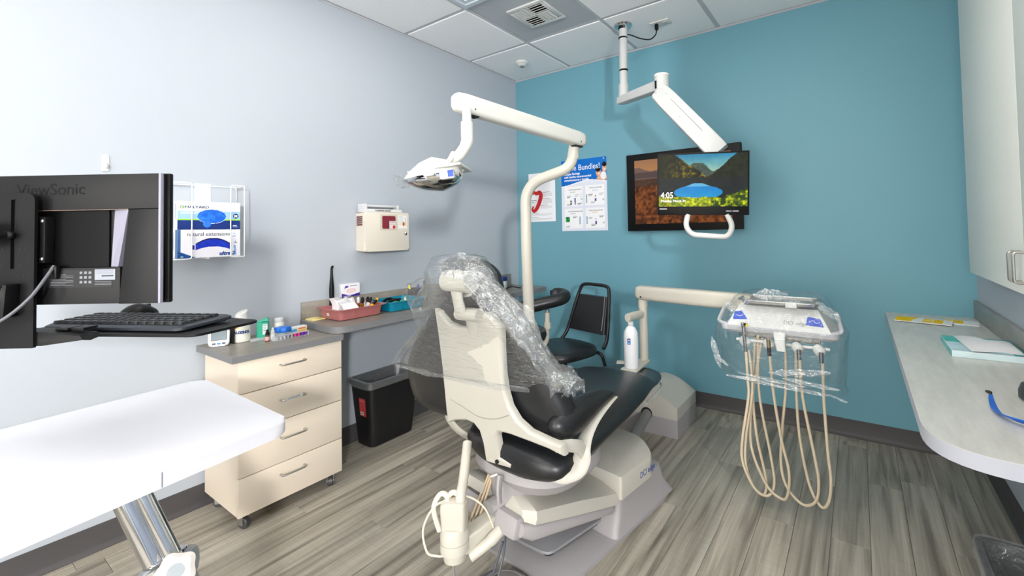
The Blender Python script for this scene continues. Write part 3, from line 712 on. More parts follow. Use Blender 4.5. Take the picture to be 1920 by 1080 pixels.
# --- lift arm running up to the seat
MLf = MBs @ T(0, -0.53, 0.285) @ RX(-16.5)
def arm_ring(y, hw, z0, z1, rad=0.02): return [(a, y, z) for a, z in rrect(2*hw, z1-z0, rad, 4, 0, (z0+z1)/2)]
MB().loft([arm_ring(0.0, 0.150, -0.055, -0.015), arm_ring(0.04, 0.168, -0.066, -0.015), arm_ring(0.48, 0.178, -0.055, -0.015)], M=MLf).build('lift_arm', M_greyp, ch)
def cov(y, hw, zt): return [(-hw, y, -0.014), (hw, y, -0.014), (hw+0.003, y, 0.005), (hw-0.004, y, zt), (hw*0.55, y, zt+0.022), (0, y, zt+0.030), (-hw*0.55, y, zt+0.022), (-hw+0.004, y, zt), (-hw-0.003, y, 0.005)]
MB().loft([cov(0.01, 0.120, 0.018), cov(0.035, 0.165, 0.026), cov(0.25, 0.178, 0.032), cov(0.49, 0.186, 0.026)], M=MLf).build('lift_cover', M_beige, ch, 28)
MB().box(-0.18, -0.055, -0.03, 0.05, 0.012, 0.05, 0.005, MLf).build('cover_flap', M_beige, ch)
MB().box(-0.17, 0.13, -0.02, 0.03, -0.07, 0.0, 0.014, MLf).build('lift_housing', M_greyp, ch)
MB().cyl((0, -0.44, 0.27), (0, -0.44, 0.40), 0.085, 0.10, 28, MBs).build('seat_post', M_greyp, ch)
# --- foot rest plate lying above the floor plate
MB().prism(rpoly([(-0.14, -0.395), (0.088, -0.365), (0.125, 0.02), (-0.05, 0.04)], 0.03), 0.046, 0.058, MBs, 0.004).build('stop_plate', mat('stop_plate_grey', (150, 150, 153), 0.4, 0.2), ch)
MB().prism(rpoly([(-0.126, -0.376), (0.076, -0.35), (0.112, 0.008), (-0.042, 0.03)], 0.02), 0.032, 0.046, MBs).build('stop_plate_bumper', M_rubber, ch)

MB().prism(rpoly([(-0.09, -0.33), (0.05, -0.31), (0.08, 0.0), (-0.03, 0.02)], 0.02), 0.014, 0.032, MBs).build('stop_switch', M_rubber, ch)
# --- seat pan and cushion
def ell(a0, a1, b0, b1, z, n=32, p=2.6):
    out = []
    for k in range(n):
        c, s_ = math.cos(2*PI*k/n), math.sin(2*PI*k/n)
        out.append(((a0+a1)/2+(a1-a0)/2*math.copysign(abs(c)**(2/p), c), (b0+b1)/2+(b1-b0)/2*math.copysign(abs(s_)**(2/p), s_), z))
    return out
MB().loft([ell(-0.10, 0.16, -0.42, -0.20, 0.330), ell(-0.165, 0.225, -0.505, -0.16, 0.345), ell(-0.205, 0.258, -0.535, -0.12, 0.385), ell(-0.20, 0.250, -0.53, -0.12, 0.425)], M=MU).build('seat_pan', M_greyp, ch)
def seat_sec(b_, ca, w, zc, h, n=28, p=3.0):
    out = []
    for k in range(n):
        c, s_ = math.cos(2*PI*k/n), math.sin(2*PI*k/n)
        a = math.copysign(abs(c)**(2/p), c); z = math.copysign(abs(s_)**(2/2.4), s_)
        out.append((ca+w*a*(1.0 if z > -0.2 else 1.0-0.18*(-z-0.2)), b_, zc+h*z))
    return out
secs = [(-0.545, 0.06, 0.10, 0.462, 0.026), (-0.535, 0.06, 0.175, 0.463, 0.044), (-0.51, 0.055, 0.225, 0.464, 0.056), (-0.45, 0.04, 0.255, 0.462, 0.062), (-0.35, 0.01, 0.262, 0.455, 0.066), (-0.15, -0.015, 0.262, 0.455, 0.060), (0.05, -0.035, 0.258, 0.458, 0.058), (0.25, -0.06, 0.248, 0.456, 0.056), (0.40, -0.08, 0.226, 0.446, 0.052), (0.485, -0.082, 0.200, 0.430, 0.044), (0.50, -0.082, 0.194, 0.428, 0.041)]
MB().loft([seat_sec(*q) for q in secs], M=MU).build('seat', M_leather, ch, 60)
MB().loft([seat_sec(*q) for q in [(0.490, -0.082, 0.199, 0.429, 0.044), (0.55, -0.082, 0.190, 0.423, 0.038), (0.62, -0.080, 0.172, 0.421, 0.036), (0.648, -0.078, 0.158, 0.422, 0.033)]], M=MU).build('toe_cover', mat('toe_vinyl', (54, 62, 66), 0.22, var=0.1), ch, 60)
MB().loft([seat_sec(*q) for q in [(0.645, -0.078, 0.160, 0.421, 0.035), (0.675, -0.076, 0.14, 0.420, 0.030), (0.690, -0.076, 0.09, 0.419, 0.018)]], M=MU).build('toe_end', M_leather, ch, 60)
MB().tube([MU @ Vector(p) for p in cr([(0.165, 0.30, 0.408), (0.142, 0.45, 0.398), (0.112, 0.58, 0.390), (0.075, 0.65, 0.388)], 6)], 0.006, 8).build('seat_trim', M_beige, ch)

# --- backrest: shell outline in the plane of the back (a = across, z = up)
def bp(a, z, off=0.0): return MU @ Vector((a, -0.53-0.19*(z-0.43)+0.03*(a)+off, z))
so = [(-0.172, 0.972), (-0.145, 0.966), (-0.108, 0.928), (-0.062, 0.917), (0.014, 0.922), (0.040, 0.936), (0.064, 0.970), (0.085, 0.981), (0.108, 0.975), (0.147, 0.938), (0.134, 0.86), (0.123, 0.78), (0.122, 0.72), (0.131, 0.670), (0.158, 0.630), (0.205, 0.604), (0.285, 0.594), (0.332, 0.592), (0.332, 0.556), (0.277, 0.563), (0.199, 0.566), (0.115, 0.568), (0.062, 0.564), (0.047, 0.545), (0.047, 0.468), (0.100, 0.462), (0.096, 0.438), (-0.026, 0.428), (-0.030, 0.50), (-0.038, 0.543), (-0.059, 0.562), (-0.096, 0.565), (-0.16, 0.548), (-0.205, 0.530), (-0.208, 0.58), (-0.198, 0.66), (-0.186, 0.76), (-0.176, 0.88)]
so = so[::-1]
def shell_ring(inset, off):
    P = [Vector((a, z, 0)) for a, z in so]; n = len(P); out = []
    for i in range(n):
        t_ = (P[(i+1) % n]-P[i-1]).normalized(); nn = Vector((-t_.y, t_.x, 0))
        q = P[i]+nn*inset
        out.append(bp(q.x, q.y, off))
    return out
MB().loft([shell_ring(0.0, 0.012), shell_ring(0.0, -0.004), shell_ring(0.004, -0.012), shell_ring(0.009, -0.016)]).build('back_shell', M_beige, ch, 30)
MB().tube(cr([bp(-0.165, 0.632, -0.0165), bp(-0.10, 0.618, -0.0165), bp(-0.02, 0.600, -0.0165), (bp(0.06, 0.612, -0.0165)), bp(0.125, 0.640, -0.0165)], 8), 0.0018, 6).build('seam', mat('seam_shadow', (150, 146, 138), 0.6), ch)
MB().box(-0.016, 0.016, -0.02, -0.004, 0.438, 0.468, 0.003, frame(MU @ Vector((0.0, -0.530, 0)), MU.to_3x3() @ Vector((1, 0, 0)), MU.to_3x3() @ Vector((0, 1, 0)))).build('hinge_block', M_beige, ch)
MB().cyl(bp(0.036, 0.452, -0.022), bp(0.036, 0.452, -0.012), 0.007).build('hinge_hole', M_slot, ch)
# lever and tab below the back
lev = MB(); lp = [(0.045, -0.545, 0.405), (0.052, -0.56, 0.37), (0.060, -0.565, 0.325)]
lev.tube([MU @ Vector(p) for p in cr(lp, 5)], [0.020-0.0007*i for i in range(11)], 12, flat=0.5).build('lever', M_greyp, ch)
MB().box(-0.016, 0.016, -0.004, 0.004, -0.003, 0.003, 0.001, MU @ T(0.022, -0.555, 0.402) @ RY(-28)).build('pull_tab', M_knob, ch)

# cushion
co = [(-0.155, 1.005), (-0.06, 1.03), (0.06, 1.03), (0.135, 0.985), (0.185, 0.90), (0.235, 0.80), (0.285, 0.70), (0.308, 0.635), (0.298, 0.588), (0.23, 0.562), (0.10, 0.55), (-0.10, 0.542), (-0.25, 0.530), (-0.40, 0.534), (-0.468, 0.572), (-0.474, 0.69), (-0.41, 0.79), (-0.30, 0.90)]
co = [(p.x, p.y) for p in cr([(a, z, 0) for a, z in co], 3, True)]
cen = Vector((-0.05, 0.75))
def cush(sc, off, dz=0):
    out = []
    for a, z in co:
        q = cen+(Vector((a, z))-cen)*sc
        wrap = 0.06*max(0, (abs(q.x+0.05)-0.12)/0.25)**1.5
        out.append(bp(q.x, q.y, off+0.07*(q.x+0.05)+wrap*0.3))
    return out
MB().loft([cush(0.80, 0.010), cush(0.93, 0.016), cush(0.985, 0.032), cush(1.0, 0.055), cush(0.99, 0.085), cush(0.95, 0.102), cush(0.85, 0.110), cush(0.5, 0.108)]).build('backrest', M_leather, ch, 60)
MB().tube(cush(0.995, 0.080), 0.0035, 6, closed=True).build('piping', M_leather, ch)

# armrests (right one in view, left one mostly behind the film)
def arm(sg, c):
    X = lambda a: c+sg*a
    P = [(0.325, -0.20, 0.622), (0.325, -0.26, 0.612), (0.325, -0.34, 0.588), (0.325, -0.395, 0.555), (0.328, -0.425, 0.522), (0.328, -0.430, 0.492), (0.318, -0.445, 0.464), (0.290, -0.472, 0.452), (0.262, -0.488, 0.456)]
    if sg < 0: P = [(0.25, -0.30, 0.60), (0.25, -0.40, 0.60), (0.245, -0.48, 0.57), (0.24, -0.505, 0.52), (0.23, -0.480, 0.465), (0.205, -0.44, 0.42), (0.15, -0.41, 0.395)]
    P = [MU @ Vector((X(a), b_, z)) for a, b_, z in P]
    path = cr(P, 5)
    rad = [0.006+(0.027 if sg > 0 else 0.018)*min(1, i/22) for i in range(len(path))]
    a_ = MB().tube(path, rad, 14, flat=0.42, up=MU.to_3x3() @ Vector((1, 0, 0))).build('armrest_frame', M_beige, ch)
    if sg > 0: MB().tube([MU @ Vector((X(0.318), -0.548, 0.574)), MU @ Vector((X(0.336), -0.505, 0.566)), MU @ Vector((X(0.340), -0.455, 0.545)), MU @ Vector((X(0.332), -0.425, 0.51))], [0.018, 0.020, 0.021, 0.022], 14, flat=0.5, up=(0, 0, 1)).build('armrest_joint', M_beige, ch)
    pads = [(0.290, -0.53, 0.602, 0.014), (0.290, -0.52, 0.606, 0.038), (0.290, -0.48, 0.611, 0.054), (0.293, -0.42, 0.620, 0.057), (0.298, -0.36, 0.630, 0.049), (0.304, -0.29, 0.637, 0.034), (0.313, -0.23, 0.638, 0.018), (0.318, -0.205, 0.636, 0.006)]
    MB().tube(cr([MU @ Vector((X(a), b_, z)) for a, b_, z, r_ in pads], 3), [pads[min(i//3, 7)][3]*(1-(i % 3)/3)+pads[min(i//3+1, 7)][3]*((i % 3)/3) for i in range(22)], 16, flat=0.85).build('armrest_pad', M_leather, ch, 60)
arm(1, -0.02); arm(-1, -0.05)

# headrest: double joint, plate, pad
def hp(a, z, off=0.0): return bp(a, z, off)
MB().tube([hp(0.018, 0.905, -0.004), hp(0.020, 0.95, -0.012), hp(0.016, 0.968, -0.02)], [0.030, 0.027, 0.024], 14, flat=0.6).build('headrest_stem', M_beige, ch)
MB().cyl(hp(-0.020, 0.972, -0.030), hp(0.078, 0.972, -0.026), 0.022, n=22).build('lower_joint', M_beige, ch)
MB().tube([hp(0.006, 0.972, -0.040), hp(0.006, 1.02, -0.044), hp(0.004, 1.075, -0.042)], [0.027, 0.024, 0.027], 14, flat=0.55, up=MU.to_3x3() @ Vector((1, 0, 0))).build('headrest_link', M_beige, ch)
MB().cyl(hp(-0.042, 1.082, -0.036), hp(0.072, 1.082, -0.032), 0.035, n=24).build('upper_joint', M_beige, ch)
def pad_ring(sc, off, w=0.128, h=0.088, cz=1.072, ca=-0.012):
    out = []
    for k in range(30):
        c, s_ = math.cos(2*PI*k/30), math.sin(2*PI*k/30)
        out.append(hp(ca+w*sc*math.copysign(abs(c)**0.72, c), cz+h*sc*math.copysign(abs(s_)**0.72, s_), off+0.03*(abs(c)**2)*sc))
    return out
MB().loft([pad_ring(0.6, -0.020), pad_ring(0.9, -0.014), pad_ring(1.0, 0.006), pad_ring(1.0, 0.028), pad_ring(0.9, 0.048), pad_ring(0.55, 0.052)]).build('headrest_pad', M_leather, ch, 60)
MB().loft([pad_ring(0.55, -0.024, 0.11, 0.075), pad_ring(0.62, -0.020, 0.11, 0.075)]).build('headrest_plate', M_beige, ch)

# --- clear film slipped over head and back
FILM = film_mat('chair_film', 0.03, 0.55, 0.07, 0.015, 14, (1.2, 1.2, 9), 1.0)
levels = [(1.168, -0.06, 0.04, -0.030, 0.040), (1.160, -0.11, 0.09, -0.05, 0.055), (1.11, -0.148, 0.132, -0.078, 0.062), (1.04, -0.152, 0.150, -0.080, 0.066), (0.98, -0.175, 0.170, -0.068, 0.09), (0.93, -0.235, 0.21, -0.045, 0.115), (0.88, -0.325, 0.225, -0.026, 0.12), (0.83, -0.385, 0.245, -0.022, 0.122), (0.79, -0.43, 0.262, -0.021, 0.124), (0.75, -0.465, 0.285, -0.021, 0.126), (0.728, -0.483, 0.295, -0.022, 0.127)]
rings = []
NF = 84
for li, (z, a0, a1, o0, o1) in enumerate(levels):
    ring = []
    for k in range(NF):
        th = 2*PI*k/NF; c, s_ = math.cos(th), math.sin(th)
        a = (a0+a1)/2+(a1-a0)/2*math.copysign(abs(c)**0.6, c); off = (o0+o1)/2+(o1-o0)/2*math.copysign(abs(s_)**0.75, s_)
        w = 0.008*mnoise.noise(Vector((c*3+li*0.9, s_*3, li*0.5)))+0.004*mnoise.noise(Vector((c*9, s_*9, li*1.7+3)))
        zz = z+(0.020*mnoise.noise(Vector((c*2, s_*2, 9))) if li == len(levels)-1 else 0)+0.07*(a+0.1)*(1 if li > 8 else 0)
        ring.append(bp(a+w*c*1.5, zz, off+w*s_+0.07*(a+0.05)*(1 if z < 0.95 else 0)))
    rings.append(ring)
fb = MB(); fine = []
for i in range(len(rings)-1):
    for q in range(4):
        t_ = q/4; fine.append([rings[i][k]*(1-t_)+rings[i+1][k]*t_+Vector((0, 0.003, 0.002))*mnoise.noise(Vector((k*0.45, (i*4+q)*0.7, 0))) for k in range(NF)])
fine.append(rings[-1])
film = fb.loft(fine, cap=False).build('plastic_film', FILM, ch, 180)
film['label'] = 'clear plastic film cover with creases'
FILM2 = film_mat('film_twist', 0.05, 0.8, 0.08, 0.05, 38)
def ribbon(path, widths, side, amp, sd, name='film_tail', nv=12):
    """a crumpled strip of film following a path, with sharp lengthwise creases"""
    P = cr([MU @ Vector(p) for p in path], 10); n = len(P)-1; m = len(widths)-1; sv = (MU.to_3x3() @ Vector(side)).normalized()
    def fn(i, j):
        k = int(round(i*n)); s_ = i*m; q = min(int(s_), m-1); w = widths[q]*(1-(s_-q))+widths[q+1]*(s_-q)
        t_ = (P[min(k+1, n)]-P[max(k-1, 0)]).normalized(); sd_ = (sv-t_*sv.dot(t_)).normalized(); nn = t_.cross(sd_)
        h = abs(mnoise.noise(Vector((i*5+sd, j*4.5, sd))))*1.6+0.7*abs(mnoise.noise(Vector((i*12+sd, j*10, sd+4))))+0.9*mnoise.noise(Vector((i*2.2, j*2+sd, 2)))
        e = 1+0.35*mnoise.noise(Vector((i*6, sd, j*2)))
        return P[k]+sd_*(j-0.5)*w*e+nn*amp*(h-0.4)
    return MB().grid(fn, n, nv).build(name, FILM2, ch, 180)
SV = (1, 0.35, 0.35)
tail = [(0.09, -0.725, 1.120), (0.175, -0.700, 1.05), (0.245, -0.670, 0.975), (0.290, -0.640, 0.895), (0.325, -0.605, 0.825), (0.345, -0.580, 0.780)]
ribbon(tail, [0.05, 0.10, 0.085, 0.055, 0.050, 0.09], SV, 0.020, 2.0)
ribbon([(a+0.012, b_+0.006, z) for a, b_, z in tail], [0.03, 0.07, 0.09, 0.065, 0.045, 0.11], SV, 0.026, 5.5)
ribbon([(0.315, -0.605, 0.845), (0.345, -0.575, 0.800), (0.368, -0.550, 0.775), (0.372, -0.535, 0.755)], [0.04, 0.10, 0.09, 0.03], SV, 0.024, 8.1)
ribbon([(0.00, -0.745, 1.135), (0.06, -0.745, 1.140), (0.13, -0.730, 1.125), (0.195, -0.705, 1.085)], [0.03, 0.075, 0.085, 0.03], (0.1, 0.2, 1), 0.020, 7.3, 'film_flap')
ribbon([(0.215, -0.69, 1.03), (0.255, -0.66, 0.97), (0.275, -0.63, 0.90)], [0.06, 0.12, 0.06], SV, 0.022, 12.0, 'film_flap')
ribbon([(-0.12, -0.71, 1.10), (-0.185, -0.685, 1.05), (-0.225, -0.665, 0.995), (-0.245, -0.650, 0.94), (-0.285, -0.635, 0.87), (-0.39, -0.625, 0.80), (-0.48, -0.62, 0.715)], [0.03, 0.12, 0.12, 0.06, 0.03, 0.025, 0.025], (1, 0.3, 0.4), 0.020, 9.4)
ribbon([(-0.15, -0.70, 1.08), (-0.22, -0.67, 1.03), (-0.262, -0.65, 0.985)], [0.04, 0.11, 0.08], (0.6, 0.2, 1), 0.018, 14.2, 'film_flap')
ribbon([(-0.48, -0.618, 0.712), (-0.30, -0.615, 0.715), (-0.10, -0.610, 0.722), (0.08, -0.608, 0.735), (0.24, -0.605, 0.75)], [0.01, 0.022, 0.016, 0.022, 0.012], (0, 0, 1), 0.008, 17.0, 'film_hem', 6)

# --- assistant's arm: pivot, swing arm, valve block, post
t = ch
pA, pB, pK = V3(1.500, -1.850, 0.300), V3(1.478, -1.945, 0.283), V3(1.440, -2.088, 0.235)
M_ivory = mat('ivory_plastic', (198, 193, 180), 0.35, var=0.015)
def slab(path, w, h, name, m, n=16, k=0.5):
    return MB().tube(path, w, n, flat=h/w, up=(0.966, -0.26, 0)).build(name, m, t)
slab([pA+V3(0.02, 0.03, 0), pA, pB, pB-V3(0.004, 0.02, 0)], 0.034, 0.020, 'pivot_link', M_greyp)
sd_ = (pK-pB).cross(V3(0, 0, 1)).normalized()
def arm_rect(c, w, h): return [c+sd_*a+V3(0, 0, b_) for a, b_ in rrect(w, h, 0.010, 4)]
MB().loft([arm_rect(pB+V3(0.002, 0.015, -0.042), 0.052, 0.040), arm_rect(pB+V3(0, 0, -0.044), 0.060, 0.048), arm_rect((pB+pK)/2+V3(0.002, 0, -0.040), 0.062, 0.054), arm_rect(pK+V3(0.004, 0.018, -0.022), 0.070, 0.060)]).build('swing_arm', M_ivory, t)
MB().tube(cr([pA+V3(0.03, 0.0, -0.01), pA+V3(0.035, -0.06, -0.05), pB+V3(0.04, -0.05, -0.075), pK+V3(0.04, 0.03, -0.06)], 6), [0.020]*13+[0.018]*6, 12).build('arm_hose', M_ivory, t)
Mk = T(1.442, -2.088, 0) @ RZ(30)
MB().lathe([(0.030, 0.172), (0.036, 0.176), (0.040, 0.205), (0.047, 0.206), (0.047, 0.236), (0.0465, 0.238), (0.0465, 0.262), (0.038, 0.282), (0.0, 0.284)], 26, Mk).build('valve_body', M_ivory, t)
MB().lathe([(0.0468, 0.2365), (0.0474, 0.2372), (0.0468, 0.238)], 26, Mk).build('valve_groove', mat('groove', (150, 140, 125), 0.6), t)
MB().loft([[(a, b_, z) for a, b_ in rrect(w, d, 0.015, 5)] for w, d, z in ((0.078, 0.056, 0.270), (0.080, 0.058, 0.30), (0.084, 0.062, 0.335), (0.082, 0.060, 0.356), (0.07, 0.045, 0.362))], M=Mk).build('valve_head', M_ivory, t)
MB().tube(cr([(1.457, -2.077, 0.33), (1.457, -2.074, 0.374), (1.430, -2.036, 0.402), (1.372, -1.960, 0.480)], 6), 0.0165, 16).build('arm_post', M_ivory, t)
for k, (dx, dy) in enumerate(((-0.020, -0.012), (0.006, 0.012))):
    MB().tube(cr([(1.416+dx, -2.100+dy, 0.26), (1.400+dx, -2.110+dy, 0.33), (1.412+dx, -2.096+dy, 0.372), (1.432+dx, -2.086+dy, 0.375), (1.440+dx, -2.080+dy, 0.345)], 6), 0.0085, 10).build('suction_hose', mat('hose_cream', (226, 217, 196), 0.45), t)
MB().tube(cr([(1.43, -2.10, 0.365), (1.385, -2.125, 0.34), (1.355, -2.145, 0.27), (1.368, -2.142, 0.20), (1.395, -2.125, 0.186), (1.415, -2.108, 0.184)], 8), 0.0035, 8).build('air_line', MATS['hose_cream'], t)
MB().tube(cr([(1.445, -2.06, 0.365), (1.475, -2.03, 0.345), (1.50, -2.0, 0.30), (1.505, -1.96, 0.20)], 8), 0.003, 8).build('air_line', MATS['hose_cream'], t)
for k in range(3):
    MB().tube(cr([(1.440+k*0.009, -1.900, 0.40+k*0.004), (1.425+k*0.011, -1.93, 0.33), (1.400+k*0.017, -1.965, 0.24), (1.385+k*0.019, -1.985, 0.16)], 6), 0.0042, 8).build('hose', mat('hose_tan', (206, 184, 150), 0.5), t)

# floor cables and foot control
M_cab = mat('cable_slate', (84, 88, 94), 0.4)
c1 = MB().tube(cr([(1.50, -1.92, 0.15), (1.485, -1.955, 0.06), (1.46, -1.96, 0.008), (1.43, -1.93, 0.006), (1.43, -1.895, 0.006), (1.475, -1.90, 0.008), (1.48, -1.94, 0.010), (1.44, -1.975, 0.006), (1.42, -1.94, 0.012), (1.45, -1.90, 0.012), (1.50, -1.955, 0.006), (1.54, -2.02, 0.006), (1.58, -2.10, 0.006)], 9), 0.0045, 8).build('floor_cable', M_cab)
tag(c1, 'dark grey cable curling on the floor behind the chair base', 'cable')
c2 = MB().tube(cr([(1.433, -2.088, 0.175), (1.430, -2.082, 0.10), (1.44, -2.075, 0.03), (1.47, -2.07, 0.006), (1.52, -2.10, 0.006), (1.58, -2.20, 0.006)], 8), 0.0045, 8).build('floor_cable', mat('cable_light', (140, 140, 136), 0.4))
tag(c2, 'light grey cable dropping from the white valve block to the floor', 'cable')
c3 = MB().tube(cr([(1.505, -1.90, 0.25), (1.515, -1.935, 0.12), (1.51, -1.985, 0.03), (1.47, -2.0, 0.006), (1.44, -1.99, 0.006), (1.45, -2.03, 0.006), (1.52, -2.06, 0.006)], 8), 0.004, 8).build('floor_cable', M_cab)
tag(c3, 'dark grey cable hanging from the chair rear to the floor', 'cable')
t = thing('foot_control', (1.53, -1.93, 0), 'grey dome-shaped foot control on the floor at the bottom edge', 'foot control')
Mf = T(1.535, -1.935, 0) @ Matrix.Diagonal((1.15, 0.85, 1, 1))
MB().lathe([(0.092, 0), (0.094, 0.006), (0.088, 0.018), (0.070, 0.030), (0.062, 0.031), (0.058, 0.026), (0.0, 0.026)], 36, Mf).build('housing', M_greyp, t)
MB().lathe([(0.055, 0.026), (0.052, 0.034), (0.03, 0.037), (0.0, 0.038)], 30, Mf).build('pedal_disc', mat('pedal_grey', (140, 134, 130), 0.5), t)
# ================================================================== OPERATING LIGHT
M_lampw = mat('lamp_white', (214, 213, 206), 0.3, var=0.01)
M_mirror = mat('reflector', (200, 200, 200), 0.06, 1.0)
t = thing('operating_light', (1.17, -1.33, 0), 'white dental operating light on a tall bent pole and long swing arm', 'dental light')
MB().tube(fillet([(1.178, -1.312, 0.10), (1.166, -1.342, 1.10), (1.166, -1.342, 1.481), (1.366, -1.216, 1.564), (1.384, -1.208, 1.68)], [0, 0.3, 0.10, 0.075, 0], 10), 0.0275, 22).build('pole', M_ivory, t)
MB().prism(rpoly([(1.08, -1.39), (1.27, -1.39), (1.27, -1.23), (1.08, -1.23)], 0.05), 0.0, 0.10, bev=0.02).build('pole_base', M_greyp, t)
MB().lathe([(0.0285, 0), (0.0285, 0.002)], 22, T(1.168, -1.337, 1.01)).build('pole_seam', mat('seam_grey', (190, 186, 176), 0.5), t)
MB().cyl((1.386, -1.207, 1.61), (1.386, -1.207, 1.69), 0.018, n=18).build('arm_pin', M_ivory, t)
aR, aL = V3(1.410, -1.176, 1.704), V3(1.336, -1.972, 1.733)
ad = (aL-aR).normalized(); asd = ad.cross(V3(0, 0, 1)).normalized(); aup = asd.cross(ad)
def arm_sec(s_, w, h, dz=0):
    c = aR+(aL-aR)*s_
    return [c+asd*a+aup*(b_+dz) for a, b_ in rrect(w, h, min(w, h)*0.36, 5)]
L0 = (aL-aR).length
MB().loft([arm_sec(-0.02, 0.024, 0.028), arm_sec(-0.012, 0.042, 0.052), arm_sec(0.012, 0.052, 0.068), arm_sec(0.06, 0.056, 0.075), arm_sec(0.5, 0.056, 0.078), arm_sec(0.93, 0.056, 0.076), arm_sec(0.985, 0.050, 0.068), arm_sec(1.0, 0.034, 0.046)]).build('swing_arm', M_lampw, t, 50)
for s_ in (0.055, 0.90):
    c = aR+(aL-aR)*s_
    MB().box(-0.016, 0.016, -0.03, 0.03, -0.003, 0.003, M=frame(c-aup*0.0385, asd, ad)).build('arm_slot', M_slot, t)
    MB().ball(tuple(c-aup*0.018+asd*(-0.0282)), 0.003).build('rivet', M_slot, t)
hx, hy = 1.368, -1.938
MB().cyl((hx, hy, 1.705), (hx, hy, 1.640), 0.017, n=20).build('head_pin', M_lampw, t)
MB().tube(cr([(hx, hy, 1.655), (hx, hy, 1.610), (hx-0.002, hy-0.001, 1.575), (hx-0.022, hy-0.015, 1.535), (hx-0.048, hy-0.033, 1.510), (hx-0.060, hy-0.042, 1.500)], 6), [0.0225]*14+[0.021]*6+[0.018]*6+[0.015]*5, 18).build('gooseneck', M_lampw, t)
# head: built along its own axis (x along the head from back to nose, z up)
lx = V3(-0.833, -0.553, -0.12).normalized()
HL = frame((1.268, -2.002, 1.455), lx, V3(0.553, -0.833, 0.0))
def lsec(x, w, zt, zb): return [(x, w*math.cos(a), (zt if math.sin(a) > 0 else -zb)*(abs(math.sin(a))**0.8)) for a in [2*PI*k/28 for k in range(28)]]
MB().loft([lsec(-0.098, 0.020, 0.012, 0.010), lsec(-0.090, 0.055, 0.026, 0.020), lsec(-0.05, 0.082, 0.054, 0.024), lsec(0.0, 0.088, 0.070, 0.022), lsec(0.045, 0.078, 0.056, 0.018), lsec(0.085, 0.055, 0.030, 0.012), lsec(0.108, 0.030, 0.010, 0.008), lsec(0.114, 0.012, 0.004, 0.004)], M=HL).build('lamp_head', M_lampw, t, 60)
def rfl(x, w, z): return [(x, w*math.cos(PI+PI*k/16), -0.004+z*math.sin(PI+PI*k/16)) for k in range(17)]
MB().loft([rfl(-0.096, 0.030, 0.012), rfl(-0.07, 0.074, 0.038), rfl(-0.02, 0.090, 0.056), rfl(0.04, 0.082, 0.046), rfl(0.09, 0.056, 0.026), rfl(0.116, 0.022, 0.010)], cap=True, M=HL).build('reflector', M_mirror, t, 60)
MB().box(-0.112, -0.02, 0.070, 0.096, 0.012, 0.022, 0.004, HL).box(-0.112, -0.02, -0.096, -0.070, 0.012, 0.022, 0.004, HL).box(-0.118, -0.098, -0.096, 0.096, 0.012, 0.022, 0.004, HL).build('grip', M_lampw, t)
MB().tube([HL @ V3(-0.075, 0.0, 0.075), HL @ V3(-0.07, 0.03, 0.05), HL @ V3(-0.055, 0.045, 0.030)], 0.010, 12).build('yoke', M_lampw, t)
MB().tube([HL @ V3(-0.075, 0.0, 0.075), HL @ V3(-0.07, -0.03, 0.05), HL @ V3(-0.055, -0.045, 0.030)], 0.010, 12).build('yoke', M_lampw, t)
MB().box(-0.088, -0.035, 0.062, 0.0885, -0.030, 0.004, 0.006, HL).build('switch_panel', M_lampw, t)
MB().box(-0.086, -0.066, 0.0868, 0.0895, -0.024, 0.000, 0.001, HL).build('blue_switch', mat('dental_blue', (28, 74, 190), 0.35), t)
MB().ball((0.088, 0.040, 0.020), 0.005, M=HL).build('screw', M_steel, t)
def crumple(o, ex, ey, nu, nv, amp, sd, m, par, name, fr=3.0, taper=0.0):
    """a sheet of crumpled clear film from o along ex (length) and ey (width) with sharp creases"""
    ex, ey = Vector(ex), Vector(ey); nn = ex.cross(ey).normalized()
    def fn(i, j):
        w = (1-taper*i)*(0.15+0.85*math.sin(PI*min(max(i, 0), 1))**0.6)*(1+0.5*mnoise.noise(Vector((i*7, sd, 1))))
        p = Vector(o)+ex*i+ey*(j-0.5)*w
        h = abs(mnoise.noise(Vector((i*fr+sd, j*fr*1.3, sd))))+0.5*abs(mnoise.noise(Vector((i*fr*2.7+sd, j*fr*3, sd+4))))+0.6*(mnoise.noise(Vector((i*1.5, j*1.5+sd, 2))))
        return p+nn*amp*(h-0.3)+ey*0.08*mnoise.noise(Vector((i*4, sd, j)))
    return MB().grid(fn, nu, nv).build(name, m, par, 180)
FILMC = film_mat('loose_film', 0.03, 0.55, 0.10, 0.05, 60)
crumple(HL @ V3(0.10, 0.0, 0.0), (HL.to_3x3() @ V3(0.055, 0.0, -0.006)), (HL.to_3x3() @ V3(0, 0.075, 0.03)), 16, 16, 0.02, 3.3, FILMC, t, 'film_scrap')

# ================================================================== CEILING POLE AND HANGING MONITOR
M_armw = mat('arm_white', (198, 199, 198), 0.35, var=0.01)
t = thing('monitor_ceiling_mount', (1.301, -0.428, CEIL), 'white ceiling pole with a folding arm carrying a monitor', 'monitor mount')
px, py = 1.299, -0.426
MB().lathe([(0.062, 0.0), (0.062, -0.006), (0.054, -0.014), (0.030, -0.018)], 30, T(px, py, CEIL-0.006)).build('ceiling_flange', M_chrome, t)
MB().cyl((px, py, CEIL-0.012), (px-0.006, py, 2.20), 0.0275, n=24).build('pole', M_armw, t)
MB().cyl((px-0.006, py, 2.22), (px-0.008, py, 2.13), 0.0335, n=24).build('pole_sleeve', M_armw, t)
for z in (2.61, 2.545, 2.325): MB().lathe([(0.0283, -0.006), (0.0300, -0.004), (0.0300, 0.004), (0.0283, 0.006)], 24, T(px-0.003, py, z-0.012)).build('cable_tie', M_black, t)
